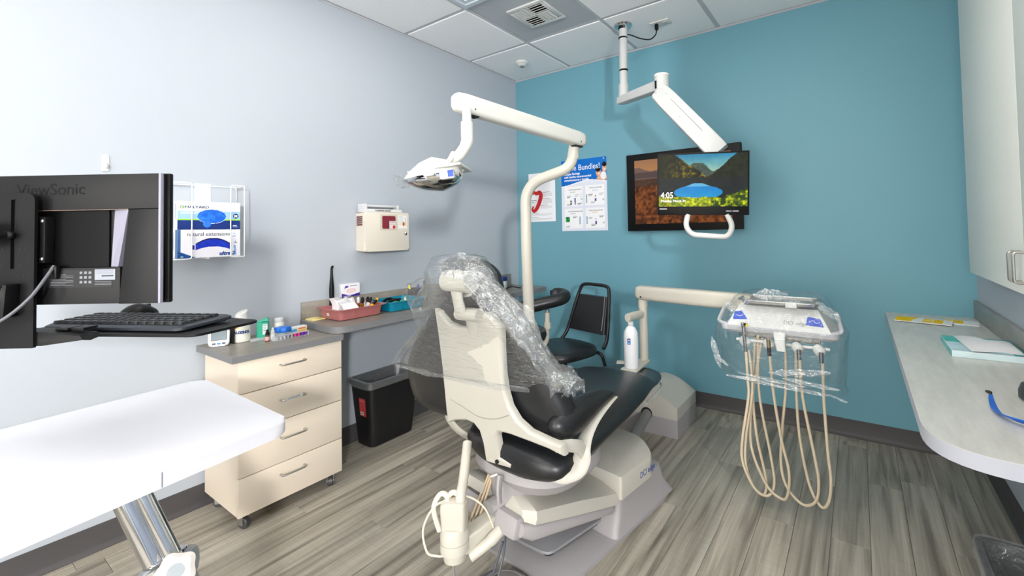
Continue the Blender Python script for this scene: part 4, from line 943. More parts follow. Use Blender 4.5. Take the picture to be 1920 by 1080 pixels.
eA, eB = V3(px-0.008, py, 2.115), V3(1.640, -0.638, 2.088)
ed = (eB-eA).normalized(); es = ed.cross(V3(0, 0, 1)).normalized(); eu = es.cross(ed)
def sec(c, sd, up_, w, h, rad=0.008): return [c+sd*a+up_*b_ for a, b_ in rrect(w, h, rad, 4)]
MB().loft([sec(eA-ed*0.040, es, eu, 0.060, 0.048), sec(eA+ed*0.02, es, eu, 0.066, 0.052), sec(eB-ed*0.02, es, eu, 0.062, 0.062)]).build('upper_arm', M_armw, t)
MB().cyl(eB+V3(0, 0, 0.052), eB-V3(0, 0, 0.055), 0.042, n=26).build('elbow', M_armw, t)
MB().lathe([(0.044, 0.0), (0.044, 0.010), (0.040, 0.013), (0.0, 0.014)], 26, T(eB.x, eB.y, eB.z+0.050)).build('elbow_cap', M_knob, t)
MB().box(-0.006, 0.006, 0.040, 0.046, -0.025, 0.02, M=T(*eB) @ RZ(150)).build('elbow_clip', M_black, t)
gA, gB = V3(1.652, -0.652, 2.018), V3(1.945, -0.640, 1.668)
gd = (gB-gA).normalized(); gs = gd.cross(V3(0.1, -0.95, 0.2)).normalized(); gu = gs.cross(gd)
MB().loft([sec(gA-gd*0.040, gs, gu, 0.092, 0.060, 0.014), sec(gA-gd*0.028, gs, gu, 0.106, 0.066, 0.01), sec(gA+gd*0.05, gs, gu, 0.114, 0.066), sec(gB-gd*0.02, gs, gu, 0.116, 0.062), sec(gB+gd*0.02, gs, gu, 0.112, 0.058)]).build('lower_arm', M_armw, t)
sg = 1 if gu.y < 0 else -1
mid = gA+gd*0.2
MB().box(-0.14, 0.13, -0.001, 0.001, -0.0006, 0.0006, M=frame(mid+gu*sg*0.0335-gs*0.014, gd, gs)).build('arm_groove', mat('groove_grey', (120, 122, 124), 0.6), t)
for s_, w_ in ((-0.03, 0.02), (0.02, -0.02), (0.18, 0.02)): MB().cyl(gA+gd*s_+gs*w_+gu*sg*0.032, gA+gd*s_+gs*w_+gu*sg*0.0345, 0.004, n=10).build('screw', M_greymetal, t)
# hanging monitor
q = [V3(1.650, -0.792, 1.655), V3(2.110, -0.665, 1.645), V3(2.110, -0.655, 1.302), V3(1.664, -0.772, 1.322)]
cx_ = (q[0]+q[1]+q[2]+q[3])/4
mx_ = ((q[1]-q[0])+(q[2]-q[3])).normalized(); my_ = ((q[0]-q[3])+(q[1]-q[2])).normalized()
HM = frame(cx_, mx_, my_)                                   # z faces the room
mw, mh = 0.474, 0.338
hm = thing('hanging_monitor', tuple(cx_), 'monitor with a lakeside lock screen hanging in front of the wall screen', 'monitor')
MB().box(-mw/2, mw/2, -mh/2, mh/2, -0.034, 0.0, 0.003, HM).build('housing', M_black, hm)
sw, sh = mw-0.018, mh-0.056
def lake(u_, v_):
    k = Ink(u_, v_, (24, 28, 20)); n1 = fbm(u_, v_, 9, 3, 5, 1.7); n2 = fbm(u_, v_, 22, 5, 4, 1.7)
    sky = v_ > 0.60
    k.put(sky, [30+120*(1-(v_-0.6)/0.4)+30*n1, 110+70*(1-(v_-0.6)/0.4)+25*n1, 150+20*n1])
    hill = 0.70+0.10*np.exp(-((u_-0.40)/0.06)**2)+0.11*np.exp(-((u_-0.50)/0.07)**2)-0.05*np.exp(-((u_-0.62)/0.05)**2)+0.03*n2
    k.put(v_ < hill, [40+50*n2, 52+50*n2, 52+30*n2])
    left = v_ < 1.0-1.25*(u_-0.20)+0.10*(n1-0.5)
    k.put(left & (v_ > 0.5), [30+130*np.clip(n2-0.42, 0, 1)*2*u_*3, 32+105*np.clip(n2-0.42, 0, 1)*2*u_*3, 14+30*n2*u_])
    right = v_ < 0.56+1.45*(u_-0.58)+0.06*(n1-0.5)
    k.put(right & (v_ > 0.45) & (u_ > 0.45), [22+26*n2, 26+26*n2, 18+16*n2])
    k.put(v_ < 0.56, [26+14*n1, 30+14*n1, 30+12*n1])
    lk = ((u_-0.455)/0.275)**2+((v_-0.27)/(0.155+0.022*np.sin(u_*16+0.6)+0.03*(n1-0.5)))**2 < 1
    k.put(lk & (v_ < 0.46), [18+70*(v_ < 0.18)+20*n1, 110+70*(0.45-v_)+14*n1, 178+22*n1])
    k.put(lk & (np.abs(v_-0.41) < 0.03), (150, 205, 210), 0.5)
    shore = v_ < 0.14+0.07*n1+0.10*np.maximum(0.2-u_, 0)+0.0*u_
    k.put(shore, [90+150*np.clip(n2-0.35, 0, 1)*2, 110+130*np.clip(n2-0.35, 0, 1)*2, 16+20*n2])
    rs = v_ < -0.28+0.62*u_+0.08*(n1-0.5)
    k.put(rs & (u_ > 0.60), [40+190*np.clip(n2-0.42, 0, 1)*2.2, 62+170*np.clip(n2-0.42, 0, 1)*2.2, 12+14*n2])
    k.put((u_ < 0.16) & (v_ < 0.22) & (n2 > 0.4), (150, 140, 20), 0.6)
    return k.out()
M_scr = print_mat('screen_picture', 0.2, 1.15, 0.05)
paint('screen_picture', sw, sh, 190, 116, lake, HM @ T(-sw/2, -mh/2+0.046, 0.0006), M_scr, hm)
M_scrtxt = mat('screen_text', (250, 250, 250), 0.4, var=0.0, emit=1.0)
text('4:05', 0.047, M_scrtxt, hm, HM @ T(-sw/2+0.010, -mh/2+0.092, 0.0012), name='clock', sx=0.85)
text('Monday, March 24', 0.0175, M_scrtxt, hm, HM @ T(-sw/2+0.012, -mh/2+0.071, 0.0012), name='date')
def blur(par, M, x, y, h, words, m_, name='fine_print'):
    """print too small to read: one bar per word"""
    for w_ in words:
        MB().box(x, x+w_, y, y+h, 0.0001, 0.0006, M=M).build(name, m_, par, flatshade=True); x += w_+h*0.7
blur(hm, HM, -sw/2+0.004, -mh/2+0.030, 0.006, [0.040], mat('print_grey', (170, 172, 178), 0.5), 'badge')
blur(hm, HM, sw/2-0.105, -mh/2+0.018, 0.006, [0.028, 0.030], mat('print_grey', (170, 172, 178), 0.5), 'badge')
MB().box(-0.05, 0.10, -0.02, 0.15, -0.050, -0.034, 0.004, HM).build('vesa_plate', M_black, hm)
b = MB().tube(fillet([HM @ V3(p, y, -0.012) for p, y in ((-0.072, -mh/2+0.004), (-0.086, -mh/2-0.060), (-0.052, -mh/2-0.108), (0.135, -mh/2-0.118), (0.158, -mh/2-0.060), (0.128, -mh/2+0.004))], 0.05, 8), 0.0145, 14).build('pull_handle', M_whiteplastic, hm)
# outlet and cord on the ceiling
t = thing('ceiling_outlet', (1.52, -0.31, CEIL), 'white power outlet plate in the ceiling beside the pole', 'outlet')
MB().box(1.455, 1.585, -0.345, -0.270, CEIL-0.012, CEIL-0.005, 0.002).build('plate', M_whiteplastic, t)
MB().box(1.535, 1.565, -0.325, -0.290, CEIL-0.015, CEIL-0.012, 0.001).build('socket', M_armw, t)
c = thing('power_cord', (1.49, -0.315, CEIL-0.03), 'black power cord looping from the ceiling outlet to the pole', 'cord')
MB().box(1.483, 1.505, -0.33, -0.305, CEIL-0.052, CEIL-0.0125, 0.005).build('plug', M_black, c)
MB().tube(cr([(1.494, -0.318, CEIL-0.05), (1.488, -0.325, CEIL-0.085), (1.455, -0.345, CEIL-0.115), (1.40, -0.375, CEIL-0.105), (1.35, -0.40, CEIL-0.08), (1.325, -0.415, CEIL-0.072)], 8), 0.0042, 8).build('cord', M_black, c)

# ================================================================== WALL SCREEN, POSTERS
t = thing('wall_screen', (1.53, 0, 1.23), 'black wide-framed wall screen showing an autumn meadow, behind the hanging monitor', 'screen')
MB().box(1.117, 1.948, -0.042, -0.003, 1.230, 1.808, 0.004).build('housing', M_black, t)
def meadow(u_, v_):
    k = Ink(u_, v_, (150, 90, 40)); n1 = fbm(u_, v_, 8, 11, 5, 1.4); n2 = fbm(u_, v_, 26, 12, 4, 1.4)
    k.put(v_ > 0.78, [226-40*(v_-0.78)*4, 160-25*(v_-0.78)*4, 90+20*n1])
    ridge = 0.84+0.035*np.sin(u_*19+1)+0.02*n2
    k.put(v_ < ridge, (140, 112, 100)); k.put(v_ < 0.80+0.01*n1, (104, 86, 84)); k.put(v_ < 0.72, (128, 106, 96)); k.put(v_ < 0.68+0.03*n1, [70+50*n2, 52+34*n2, 44+20*n2])
    k.put(v_ < 0.56+0.06*n1, [70+190*np.clip(n2-0.2, 0, 1), 36+115*np.clip(n2-0.2, 0, 1), 18+55*np.clip(n2-0.2, 0, 1)])
    k.put((v_ < 0.5) & (n1 < 0.42), (52, 32, 22), 0.55)
    return k.out()
paint('screen_picture', 0.831-0.13, 0.578-0.10, 130, 90, meadow, frame((1.183, -0.0428, 1.281), (1, 0, 0), (0, 0, 1)), print_mat('wall_picture', 0.25, 0.55, 0.06), t)

M_ptxt = mat('poster_text_white', (250, 250, 252), 0.5); M_pgrey = mat('poster_text_grey', (92, 94, 100), 0.6)
def poster(u_, v_):
    k = Ink(u_, v_, (226, 229, 240))
    wave = 0.665+0.028*np.sin((u_-0.30)*5.2)+0.02*u_
    k.put(v_ > wave, [20+10*u_, 104+10*u_, 198+0*u_]); k.put((v_ > wave-0.012) & (v_ <= wave), (250, 250, 252))
    for x0 in (0.07, 0.54):
        for y0 in (0.04, 0.35): k.rect(x0, x0+0.40, y0, y0+0.275, (244, 244, 246))
    for (u0, v0, c) in ((0.20, 0.55, (150, 190, 130)), (0.68, 0.555, (170, 200, 214)), (0.20, 0.245, (150, 150, 180)), (0.68, 0.25, (224, 160, 90))): k.rect(u0, u0+0.12, v0-0.006, v0+0.004, c)
    # small product pictures
    k.rect(0.20, 0.235, 0.365, 0.43, (30, 60, 50)); k.rect(0.20, 0.235, 0.395, 0.41, (190, 205, 190)); k.rect(0.29, 0.325, 0.365, 0.46, (116, 116, 160)); k.rect(0.29, 0.31, 0.365, 0.40, (190, 190, 215))
    k.rect(0.555, 0.575, 0.385, 0.50, (50, 140, 165)); k.rect(0.74, 0.775, 0.40, 0.445, (84, 72, 150)); k.rect(0.745, 0.77, 0.465, 0.48, (130, 40, 40))
    k.rect(0.085, 0.175, 0.125, 0.20, (40, 160, 70)); k.put((u_ > 0.085) & (u_ < 0.175) & (v_ > 0.125) & (v_ < 0.20) & (fbm(u_, v_, 60, 2, 2) > 0.55), (20, 90, 40)); k.rect(0.395, 0.415, 0.09, 0.20, (50, 140, 165))
    k.rect(0.555, 0.575, 0.09, 0.20, (50, 140, 165)); k.rect(0.74, 0.775, 0.085, 0.13, (84, 72, 150)); k.rect(0.745, 0.77, 0.15, 0.168, (130, 40, 40))
    for (u0, v0) in ((0.12, 0.49), (0.30, 0.505), (0.60, 0.50), (0.83, 0.505), (0.12, 0.375), (0.36, 0.385), (0.66, 0.40), (0.25, 0.20), (0.10, 0.075), (0.60, 0.19), (0.83, 0.20), (0.66, 0.085)):
        for q_ in range(3): k.rect(u0, u0+0.10-0.015*q_, v0-q_*0.011, v0-q_*0.011+0.005, (150, 152, 158))
    for (u0, v0) in ((0.90, 0.42), (0.44, 0.44), (0.90, 0.105)):
        k.rect(u0, u0+0.006, v0, v0+0.10, (190, 192, 200)); k.ell(u0+0.02, v0, 0.025, 0.013, (200, 202, 208))
    # the two people of the photo, upper right
    k.ell(0.915, 0.715, 0.12, 0.035, (226, 176, 140)); k.ell(0.93, 0.745, 0.06, 0.055, (240, 240, 244)); k.ell(0.83, 0.79, 0.052, 0.055, (222, 166, 132)); k.ell(0.82, 0.835, 0.055, 0.035, (36, 26, 24)); k.ell(0.955, 0.845, 0.045, 0.055, (226, 176, 144)); k.ell(0.955, 0.895, 0.05, 0.032, (34, 24, 24)); k.ell(0.84, 0.772, 0.022, 0.008, (250, 246, 244)); k.ell(0.96, 0.828, 0.018, 0.007, (250, 246, 244))
    return k.out()
po = thing('bundle_poster', (0.706, 0, 1.24), 'blue and white dental bundle poster pinned to the teal wall', 'poster')
PM = frame((0.489, -0.0030, 1.240), (1, 0, 0), (0.006, 0, 1))
MB().box(0, 0.436, 0, 0.592, -0.002, 0.0, M=PM).build('board', mat('paper_white', (240, 240, 244), 0.6), po)
paint('poster_print', 0.436, 0.592, 109, 148, poster, PM @ T(0, 0, 0.0006), print_mat('paper_print', 0.6, 0.0, 0.1), po)
text('Smile Bundles!', 0.066, M_ptxt, po, PM @ T(0.022, 0.503, 0.001), name='title', sx=0.92)
for k_, (s_, yy, sz) in enumerate((('Simple Savings', 0.468, 0.027), ('with dentist recommended', 0.443, 0.024), ('commitment to a bundle.', 0.417, 0.024))):
    text(s_, sz, M_ptxt, po, PM @ T(0.030, yy, 0.001), name='subtitle', bold=0.0006)
for s_, x_, y_ in (('Gum Disease Bundle', 0.135, 0.340), ('Cavity Care Bundle', 0.330, 0.345), ('Daily Whitening Bundle', 0.135, 0.158), ('Cavity Disease Bundle', 0.330, 0.160)):
    text(s_, 0.0145, M_pgrey, po, PM @ T(x_, y_, 0.001), 'CENTER', 'heading', bold=0.0002)
MB().lathe([(0.006, 0), (0.005, 0.004), (0.0, 0.005)], 12, PM @ T(0.41, 0.578, 0)).build('push_pin', M_whiteplastic, po)
pa = thing('wall_notice', (0.28, 0, 1.33), 'white printed notice with a red curled emblem on the teal wall', 'notice')
NM = frame((0.134, -0.0025, 1.327), (1, 0, 0), (-0.012, 0, 1))
MB().box(0, 0.288, 0, 0.428, -0.0012, 0.0, M=NM).build('sheet', MATS['paper_white'], pa)
blur(pa, NM, 0.082, 0.380, 0.010, [0.050, 0.046], mat('print_slate', (110, 114, 140), 0.6), 'letterhead')
MB().box(0.134, 0.144, 0.378, 0.392, 0.0002, 0.0008, M=NM).build('letterhead_mark', mat('mark_red', (200, 90, 90), 0.6), pa)
blur(pa, NM, 0.03, 0.340, 0.007, [0.014, 0.032], mat('print_mid', (130, 132, 138), 0.6), 'heading')
sw_ = [(0.045, 0.240, 0), (0.058, 0.262, 0), (0.085, 0.248, 0), (0.118, 0.256, 0), (0.135, 0.232, 0), (0.122, 0.180, 0), (0.090, 0.120, 0), (0.058, 0.095, 0), (0.040, 0.112, 0), (0.052, 0.138, 0)]
pth = cr(sw_, 6); rd = [0.006+0.015*math.sin(PI*min(1, i/(len(pth)-1))) for i in range(len(pth))]
lf, rt = [], []
for i, p in enumerate(pth):
    d_ = (pth[min(i+1, len(pth)-1)]-pth[max(i-1, 0)]).normalized(); n_ = Vector((-d_.y, d_.x, 0)); lf.append(p+n_*rd[i]); rt.append(p-n_*rd[i])
MB().grid(lambda i, j: (lf if j < 0.5 else rt)[int(round(i*(len(pth)-1)))]+Vector((0, 0, 0.0008)), len(pth)-1, 1, NM).build('red_emblem', mat('emblem_red', (200, 26, 32), 0.5), pa)
for g, (x0, y1, n_) in enumerate(((0.155, 0.255, 6), (0.155, 0.200, 7), (0.13, 0.140, 4), (0.03, 0.075, 3), (0.03, 0.035, 3))):
    b = MB()
    MB().box(x0, x0+0.075, y1, y1+0.003, 0.0001, 0.0005, M=NM).build('heading', M_pgrey, pa)
    for q_ in range(n_): b.box(x0, (0.255 if q_ < n_-1 else 0.20), y1-0.008-q_*0.0062, y1-0.0062-q_*0.0062, 0.0001, 0.0004, M=NM)
    o = b.build('text_block', mat('text_fine', (176, 177, 182), 0.6), pa); o['kind'] = 'stuff'
blur(pa, NM, 0.03, 0.186, 0.007, [0.022, 0.030], MATS['print_mid'], 'heading'); blur(pa, NM, 0.03, 0.170, 0.007, [0.028], MATS['print_mid'], 'heading')

# ================================================================== DELIVERY UNIT
de = thing('delivery_unit', (2.26, -0.86, 0.70), 'white dental delivery unit with four hoses under a clear plastic bag', 'delivery unit')
pX, pY = 1.500, -0.665
MB().tube(fillet([(1.34, -0.70, 0.428), (pX, pY, 0.425), (pX, pY, 0.90)], 0.07, 8), 0.0255, 18).build('post', M_ivory, de)
MB().cyl((pX, pY, 0.78), (pX, pY, 0.88), 0.0285, n=18).build('post_collar', M_ivory, de)
dA, dB = V3(1.462, -0.662, 0.866), V3(2.135, -0.800, 0.872)
dd = (dB-dA).normalized(); ds = dd.cross(V3(0, 0, 1)).normalized(); du = ds.cross(dd)
def dsec(s_, w, h): return [dA+(dB-dA)*s_+ds*a+du*b_ for a, b_ in rrect(w, h, min(w, h)*0.38, 5)]
MB().loft([dsec(0.0, 0.04, 0.042), dsec(0.012, 0.060, 0.070), dsec(0.04, 0.070, 0.084), dsec(0.5, 0.070, 0.086), dsec(0.96, 0.070, 0.084), dsec(1.0, 0.055, 0.066)]).build('arm', M_ivory, de, 50)
MB().ball(tuple(dA+dd*0.05+ds*0.036-du*0.02), 0.005).build('rivet', M_slot, de)
DM = frame((2.262, -0.86, 0.80), (0.9995, -0.03, 0), (0.03, 0.9995, 0))    # x right, y to the wall, z up
def dring(x0, x1, y0, y1, z, rad=0.02): return [(a, b_, z) for a, b_ in rrect(x1-x0, y1-y0, rad, 5, (x0+x1)/2, (y0+y1)/2)]
MB().loft([dring(-0.215, 0.225, -0.10, 0.13, -0.042), dring(-0.232, 0.240, -0.115, 0.14, -0.030), dring(-0.236, 0.242, -0.118, 0.14, -0.016), dring(-0.22, 0.23, -0.108, 0.14, -0.008)], M=DM).build('tray_base', mat('unit_grey', (190, 190, 194), 0.4), de)
# wedge console: sloping face with side wings
MB().loft([[(-0.205, -0.112, -0.010), (0.212, -0.112, -0.010), (0.212, 0.10, -0.010), (-0.205, 0.10, -0.010)], [(-0.200, -0.108, 0.006), (0.206, -0.108, 0.006), (0.200, 0.10, 0.02), (-0.196, 0.10, 0.02)], [(-0.165, -0.040, 0.075), (0.160, -0.040, 0.075), (0.155, 0.10, 0.082), (-0.160, 0.10, 0.082)]], M=DM).build('console', M_whiteplastic, de, 20)
sl = frame(DM @ V3(0, -0.108, 0.006), DM.to_3x3() @ V3(1, 0, 0), DM.to_3x3() @ V3(0, 0.068, 0.069))
M_dblue = MATS['dental_blue']
kp1 = MB().prism(rpoly([(-0.182, 0.012), (-0.118, 0.018), (-0.150, 0.062), (-0.180, 0.055)], 0.006), 0.0, 0.0025, sl).build('keypad', M_dblue, de)
kp2 = MB().prism(rpoly([(0.118, 0.016), (0.186, 0.012), (0.170, 0.050), (0.122, 0.058)], 0.006), 0.0, 0.0025, sl).build('keypad', M_dblue, de)
MB().tube(cr([sl @ V3(-0.170, 0.036, 0.003), sl @ V3(-0.155, 0.032, 0.003), sl @ V3(-0.140, 0.040, 0.003)], 5), 0.0012, 6).build('symbol', M_ptxt, kp1)
MB().tube(cr([sl @ V3(0.128, 0.030, 0.003), sl @ V3(0.145, 0.040, 0.003), sl @ V3(0.155, 0.028, 0.003), sl @ V3(0.17, 0.034, 0.003)], 5), 0.0012, 6).build('symbol', M_ptxt, kp2)
text('DCI edge', 0.024, mat('logo_grey', (120, 122, 128), 0.5), de, sl @ T(0.030, 0.012, 0.001), name='logo')
# frame handles at both ends
MB().tube(fillet([DM @ Vector(p) for p in ((-0.205, -0.10, -0.012), (-0.248, -0.105, 0.00), (-0.252, 0.03, 0.055), (-0.205, 0.10, 0.05))], 0.025, 6), 0.009, 12).build('side_handle', MATS['unit_grey'], de)
MB().tube(fillet([DM @ Vector(p) for p in ((0.205, -0.10, -0.012), (0.250, -0.105, 0.00), (0.225, 0.03, 0.055), (0.20, 0.10, 0.05))], 0.025, 6), 0.009, 12).build('side_handle', MATS['unit_grey'], de)
# steel tray on top
MB().loft([dring(-0.150, 0.150, -0.075, 0.095, 0.090, 0.03), dring(-0.162, 0.162, -0.085, 0.105, 0.106, 0.04), dring(-0.168, 0.168, -0.090, 0.110, 0.107, 0.042), dring(-0.168, 0.168, -0.090, 0.110, 0.104, 0.042), dring(-0.160, 0.160, -0.082, 0.10, 0.103, 0.04), dring(-0.148, 0.148, -0.072, 0.09, 0.093, 0.03)], M=DM).build('steel_tray', M_steel, de)
MB().box(0.04, 0.085, -0.098, -0.088, 0.085, 0.110, 0.002, DM).build('tray_clip', M_whiteplastic, de)
# grip and instrument rail
MB().loft([[DM @ V3(0.018+a, -0.118+b_, -0.018) for a, b_ in rrect(0.050, 0.03, 0.008, 4)], [DM @ V3(0.022+a, -0.142+b_, -0.05) for a, b_ in rrect(0.042, 0.026, 0.008, 4)], [DM @ V3(0.028+a, -0.152+b_, -0.092) for a, b_ in rrect(0.036, 0.018, 0.007, 4)]]).build('grip', M_whiteplastic, de)
MB().cyl(DM @ V3(-0.165, -0.112, -0.072), DM @ V3(0.205, -0.112, -0.072), 0.0065, n=12).build('rail', M_whiteplastic, de)
MB().box(-0.16, 0.17, -0.09, -0.02, -0.062, -0.042, 0.004, DM).build('valve_block', mat('valve_metal', (120, 118, 112), 0.4, 0.6), de)
M_hose = mat('hose_ivory', (206, 190, 164), 0.42, var=0.03)
M_tip = mat('tip_metal', (142, 146, 152), 0.25, 0.9)
hold = [-0.128, -0.028, 0.084, 0.165]
for k_, x in enumerate(hold):
    hs = MB().tube([DM @ V3(x-0.010, -0.112, -0.066), DM @ V3(x-0.002, -0.120, -0.074), DM @ V3(x+0.010, -0.128, -0.084), DM @ V3(x+0.016, -0.132, -0.09)], [0.016, 0.022, 0.022, 0.014], 18).build('holder', M_whiteplastic, de)
MB().tube(cr([DM @ V3(-0.118, -0.148, -0.115), DM @ V3(-0.121, -0.150, -0.06), DM @ V3(-0.124, -0.150, -0.01), DM @ V3(-0.126, -0.149, 0.012)], 5), [0.0075]*8+[0.0085]*4+[0.010]*4, 12).build('syringe', M_tip, de)
MB().cyl(DM @ V3(-0.128, -0.149, 0.006), DM @ V3(-0.110, -0.156, 0.004), 0.008, n=12).build('syringe_head', M_black, de)
MB().cyl(DM @ V3(-0.112, -0.155, 0.004), DM @ V3(-0.106, -0.158, 0.003), 0.0065, n=12).build('yellow_cap', mat('cap_yellow', (236, 208, 20), 0.4), de)
MB().cyl(DM @ V3(-0.024, -0.146, -0.045), DM @ V3(-0.022, -0.146, -0.085), 0.0085, n=12).build('coupler', mat('brass', (150, 132, 96), 0.3, 0.9), de)
MB().cyl(DM @ V3(-0.022, -0.146, -0.085), DM @ V3(-0.020, -0.146, -0.122), 0.0085, n=12).build('coupler', M_black, de)
for x in (0.094, 0.176): MB().cyl(DM @ V3(x, -0.146, -0.078), DM @ V3(x, -0.146, -0.122), 0.0085, n=12).build('coupler', M_tip, de)
def hose(pts): MB().tube(cr([Vector(p) for p in pts], 9), 0.0060, 10).build('hose', M_hose, de, 60)
yf = -1.012; yb = -0.955
hose([(2.142, yf, 0.685), (2.146, yf, 0.56), (2.145, yf+0.005, 0.48), (2.112, yf+0.01, 0.28), (2.112, yf+0.015, 0.18), (2.155, yf+0.03, 0.075), (2.205, yf+0.045, 0.05), (2.232, yb, 0.10), (2.222, yb, 0.22), (2.192, yb, 0.40), (2.180, yb, 0.54), (2.182, yb+0.01, 0.75)])
hose([(2.150, yf+0.02, 0.69), (2.160, yf+0.02, 0.52), (2.125, yf+0.03, 0.30), (2.120, yf+0.03, 0.17), (2.150, yf+0.045, 0.07), (2.190, yf+0.05, 0.048), (2.198, yb, 0.12), (2.165, yb, 0.30), (2.155, yb, 0.5), (2.17, yb+0.01, 0.74)])
hose([(2.240, yf, 0.68), (2.250, yf, 0.52), (2.272, yf+0.005, 0.34), (2.298, yf+0.01, 0.20), (2.290, yf+0.02, 0.095), (2.262, yf+0.035, 0.06), (2.20, yf+0.045, 0.10), (2.140, yb, 0.25), (2.150, yb, 0.45), (2.175, yb, 0.6), (2.20, yb+0.01, 0.74)])
hose([(2.355, yf, 0.68), (2.362, yf, 0.52), (2.395, yf+0.005, 0.30), (2.408, yf+0.01, 0.19), (2.395, yf+0.02, 0.10), (2.345, yf+0.035, 0.062), (2.285, yf+0.045, 0.11), (2.262, yb, 0.20), (2.272, yb, 0.36), (2.292, yb, 0.55), (2.292, yb+0.01, 0.74)])
hose([(2.438, yf, 0.68), (2.438, yf, 0.52), (2.445, yf+0.005, 0.32), (2.452, yf+0.01, 0.20), (2.440, yf+0.02, 0.11), (2.412, yf+0.035, 0.075), (2.370, yb, 0.14), (2.340, yb, 0.32), (2.332, yb, 0.5), (2.335, yb+0.01, 0.74)])
# clear bag over the console
FBAG = film_mat('bag_film', 0.03, 0.6, 0.06, 0.02, 26, (1, 1, 1))
NB = 96; brs = []
blev = [(0.140, -0.10, 0.11, -0.05, 0.07, 0.6), (0.136, -0.155, 0.16, -0.09, 0.11, 0.55), (0.118, -0.185, 0.185, -0.11, 0.13, 0.5), (0.07, -0.215, 0.215, -0.135, 0.145, 0.4), (0.01, -0.250, 0.250, -0.158, 0.15, 0.35), (-0.03, -0.262, 0.258, -0.172, 0.15, 0.35), (-0.10, -0.262, 0.258, -0.178, 0.14, 0.4), (-0.18, -0.258, 0.258, -0.172, 0.11, 0.45), (-0.235, -0.235, 0.252, -0.160, 0.08, 0.5), (-0.252, -0.20, 0.262, -0.150, 0.06, 0.5)]
for li, (z, x0, x1, y0, y1, p_) in enumerate(blev):
    ring = []
    for k_ in range(NB):
        th = 2*PI*k_/NB; c, s_ = math.cos(th), math.sin(th)
        x = (x0+x1)/2+(x1-x0)/2*math.copysign(abs(c)**p_, c); y = (y0+y1)/2+(y1-y0)/2*math.copysign(abs(s_)**p_, s_)
        w = 0.012*mnoise.noise(Vector((c*3, s_*3, li*0.9)))+0.006*(abs(mnoise.noise(Vector((c*8, s_*8, li*1.3+7))))-0.3)
        ring.append(DM @ Vector((x+w*c, y+w*s_, z+(0.022*mnoise.noise(Vector((c*2.3, s_*2.3, 31))) if li > 7 else 0.006*mnoise.noise(Vector((c*4, s_*4, li)))))))
    brs.append(ring)
fine = []
for i in range(len(brs)-1):
    for q_ in range(4):
        t_ = q_/4; fine.append([brs[i][k_]*(1-t_)+brs[i+1][k_]*t_+Vector((0.002, 0.003, 0.002))*mnoise.noise(Vector((k_*0.4, (i*4+q_)*0.6, 5))) for k_ in range(NB)])
fine.append(brs[-1])
bg = MB().loft(fine, cap=False); bg._add(fine[0], [tuple(range(NB))]); o = bg.build('plastic_bag', FBAG, de, 180); o['label'] = 'clear plastic bag draped over the console'
# folded, brighter strips of film along the lower rim
FSTRIP = film_mat('film_fold', 0.16, 0.95, 0.10, 0.16, 45)
for (x0, z0, x1, z1, wd, sd) in ((-0.20, -0.225, 0.20, -0.24, 0.022, 1.0), (-0.02, -0.185, 0.21, -0.150, 0.030, 4.0), (-0.258, -0.06, -0.225, -0.20, 0.030, 6.0), (0.20, -0.235, 0.262, -0.255, 0.03, 8.0), (-0.10, 0.128, 0.05, 0.135, 0.05, 11.0), (-0.15, -0.205, 0.12, -0.222, 0.016, 21.0), (0.03, -0.20, 0.24, -0.212, 0.02, 23.0), (-0.25, -0.14, -0.19, -0.185, 0.03, 25.0), (0.16, 0.115, 0.235, 0.04, 0.05, 27.0), (-0.215, 0.085, -0.165, 0.02, 0.05, 29.0)):
    yy = -0.176 if z0 < 0 else -0.06
    crumple(DM @ V3(x0, yy, z0), DM.to_3x3() @ V3(x1-x0, 0, z1-z0), DM.to_3x3() @ (V3(0, 0.0, wd) if abs(x1-x0) > 0.1 else V3(wd, 0, 0)), 44, 8, 0.012, sd, FSTRIP, de, 'film_fold', 5.0)

# water bottle on the post
wb = thing('water_bottle', (1.503, -0.852, 0.46), 'white plastic water bottle hanging on the delivery post bracket', 'bottle')
WM = T(1.505, -0.852, 0)
MB().lathe([(0.0, 0.474), (0.034, 0.474), (0.0385, 0.480), (0.0395, 0.56), (0.0405, 0.64), (0.038, 0.672), (0.026, 0.695), (0.014, 0.706), (0.0125, 0.722), (0.0, 0.723)], 26, WM).build('bottle_body', mat('bottle_white', (238, 239, 240), 0.3, var=0.01), wb)
MB().lathe([(0.0155, 0.708), (0.0165, 0.710), (0.0165, 0.728), (0.0, 0.729)], 20, WM).build('bottle_cap', M_whiteplastic, wb)
def wl(u_, v_):
    k = Ink(u_, v_, (36, 70, 150)); k.rect(0.15, 0.85, 0.52, 0.9, (70, 20, 90)); k.ell(0.5, 0.7, 0.2, 0.15, (240, 240, 250)); k.rect(0.1, 0.9, 0.06, 0.42, (40, 150, 220)); k.rect(0.3, 0.7, 0.16, 0.3, (240, 245, 250)); return k.out()
lbm = T(1.505, -0.852, 0) @ RZ(15) @ frame((-0.012, -0.0408, 0.612), (1, 0, 0), (0, 0, 1))
paint('bottle_label', 0.017, 0.032, 12, 20, wl, lbm, print_mat('bottle_print'), wb)
MB().tube(fillet([(1.492, -0.862, 0.750), (1.495, -0.80, 0.750), (pX, pY, 0.740)], 0.02), 0.024, 12, flat=0.75).build('bottle_bracket', M_ivory, de)
MB().prism(rpoly([(1.455, -0.90), (1.555, -0.90), (1.535, -0.65), (1.475, -0.65)], 0.02), 0.463, 0.4735, bev=0.003).build('bottle_shelf', M_ivory, de)

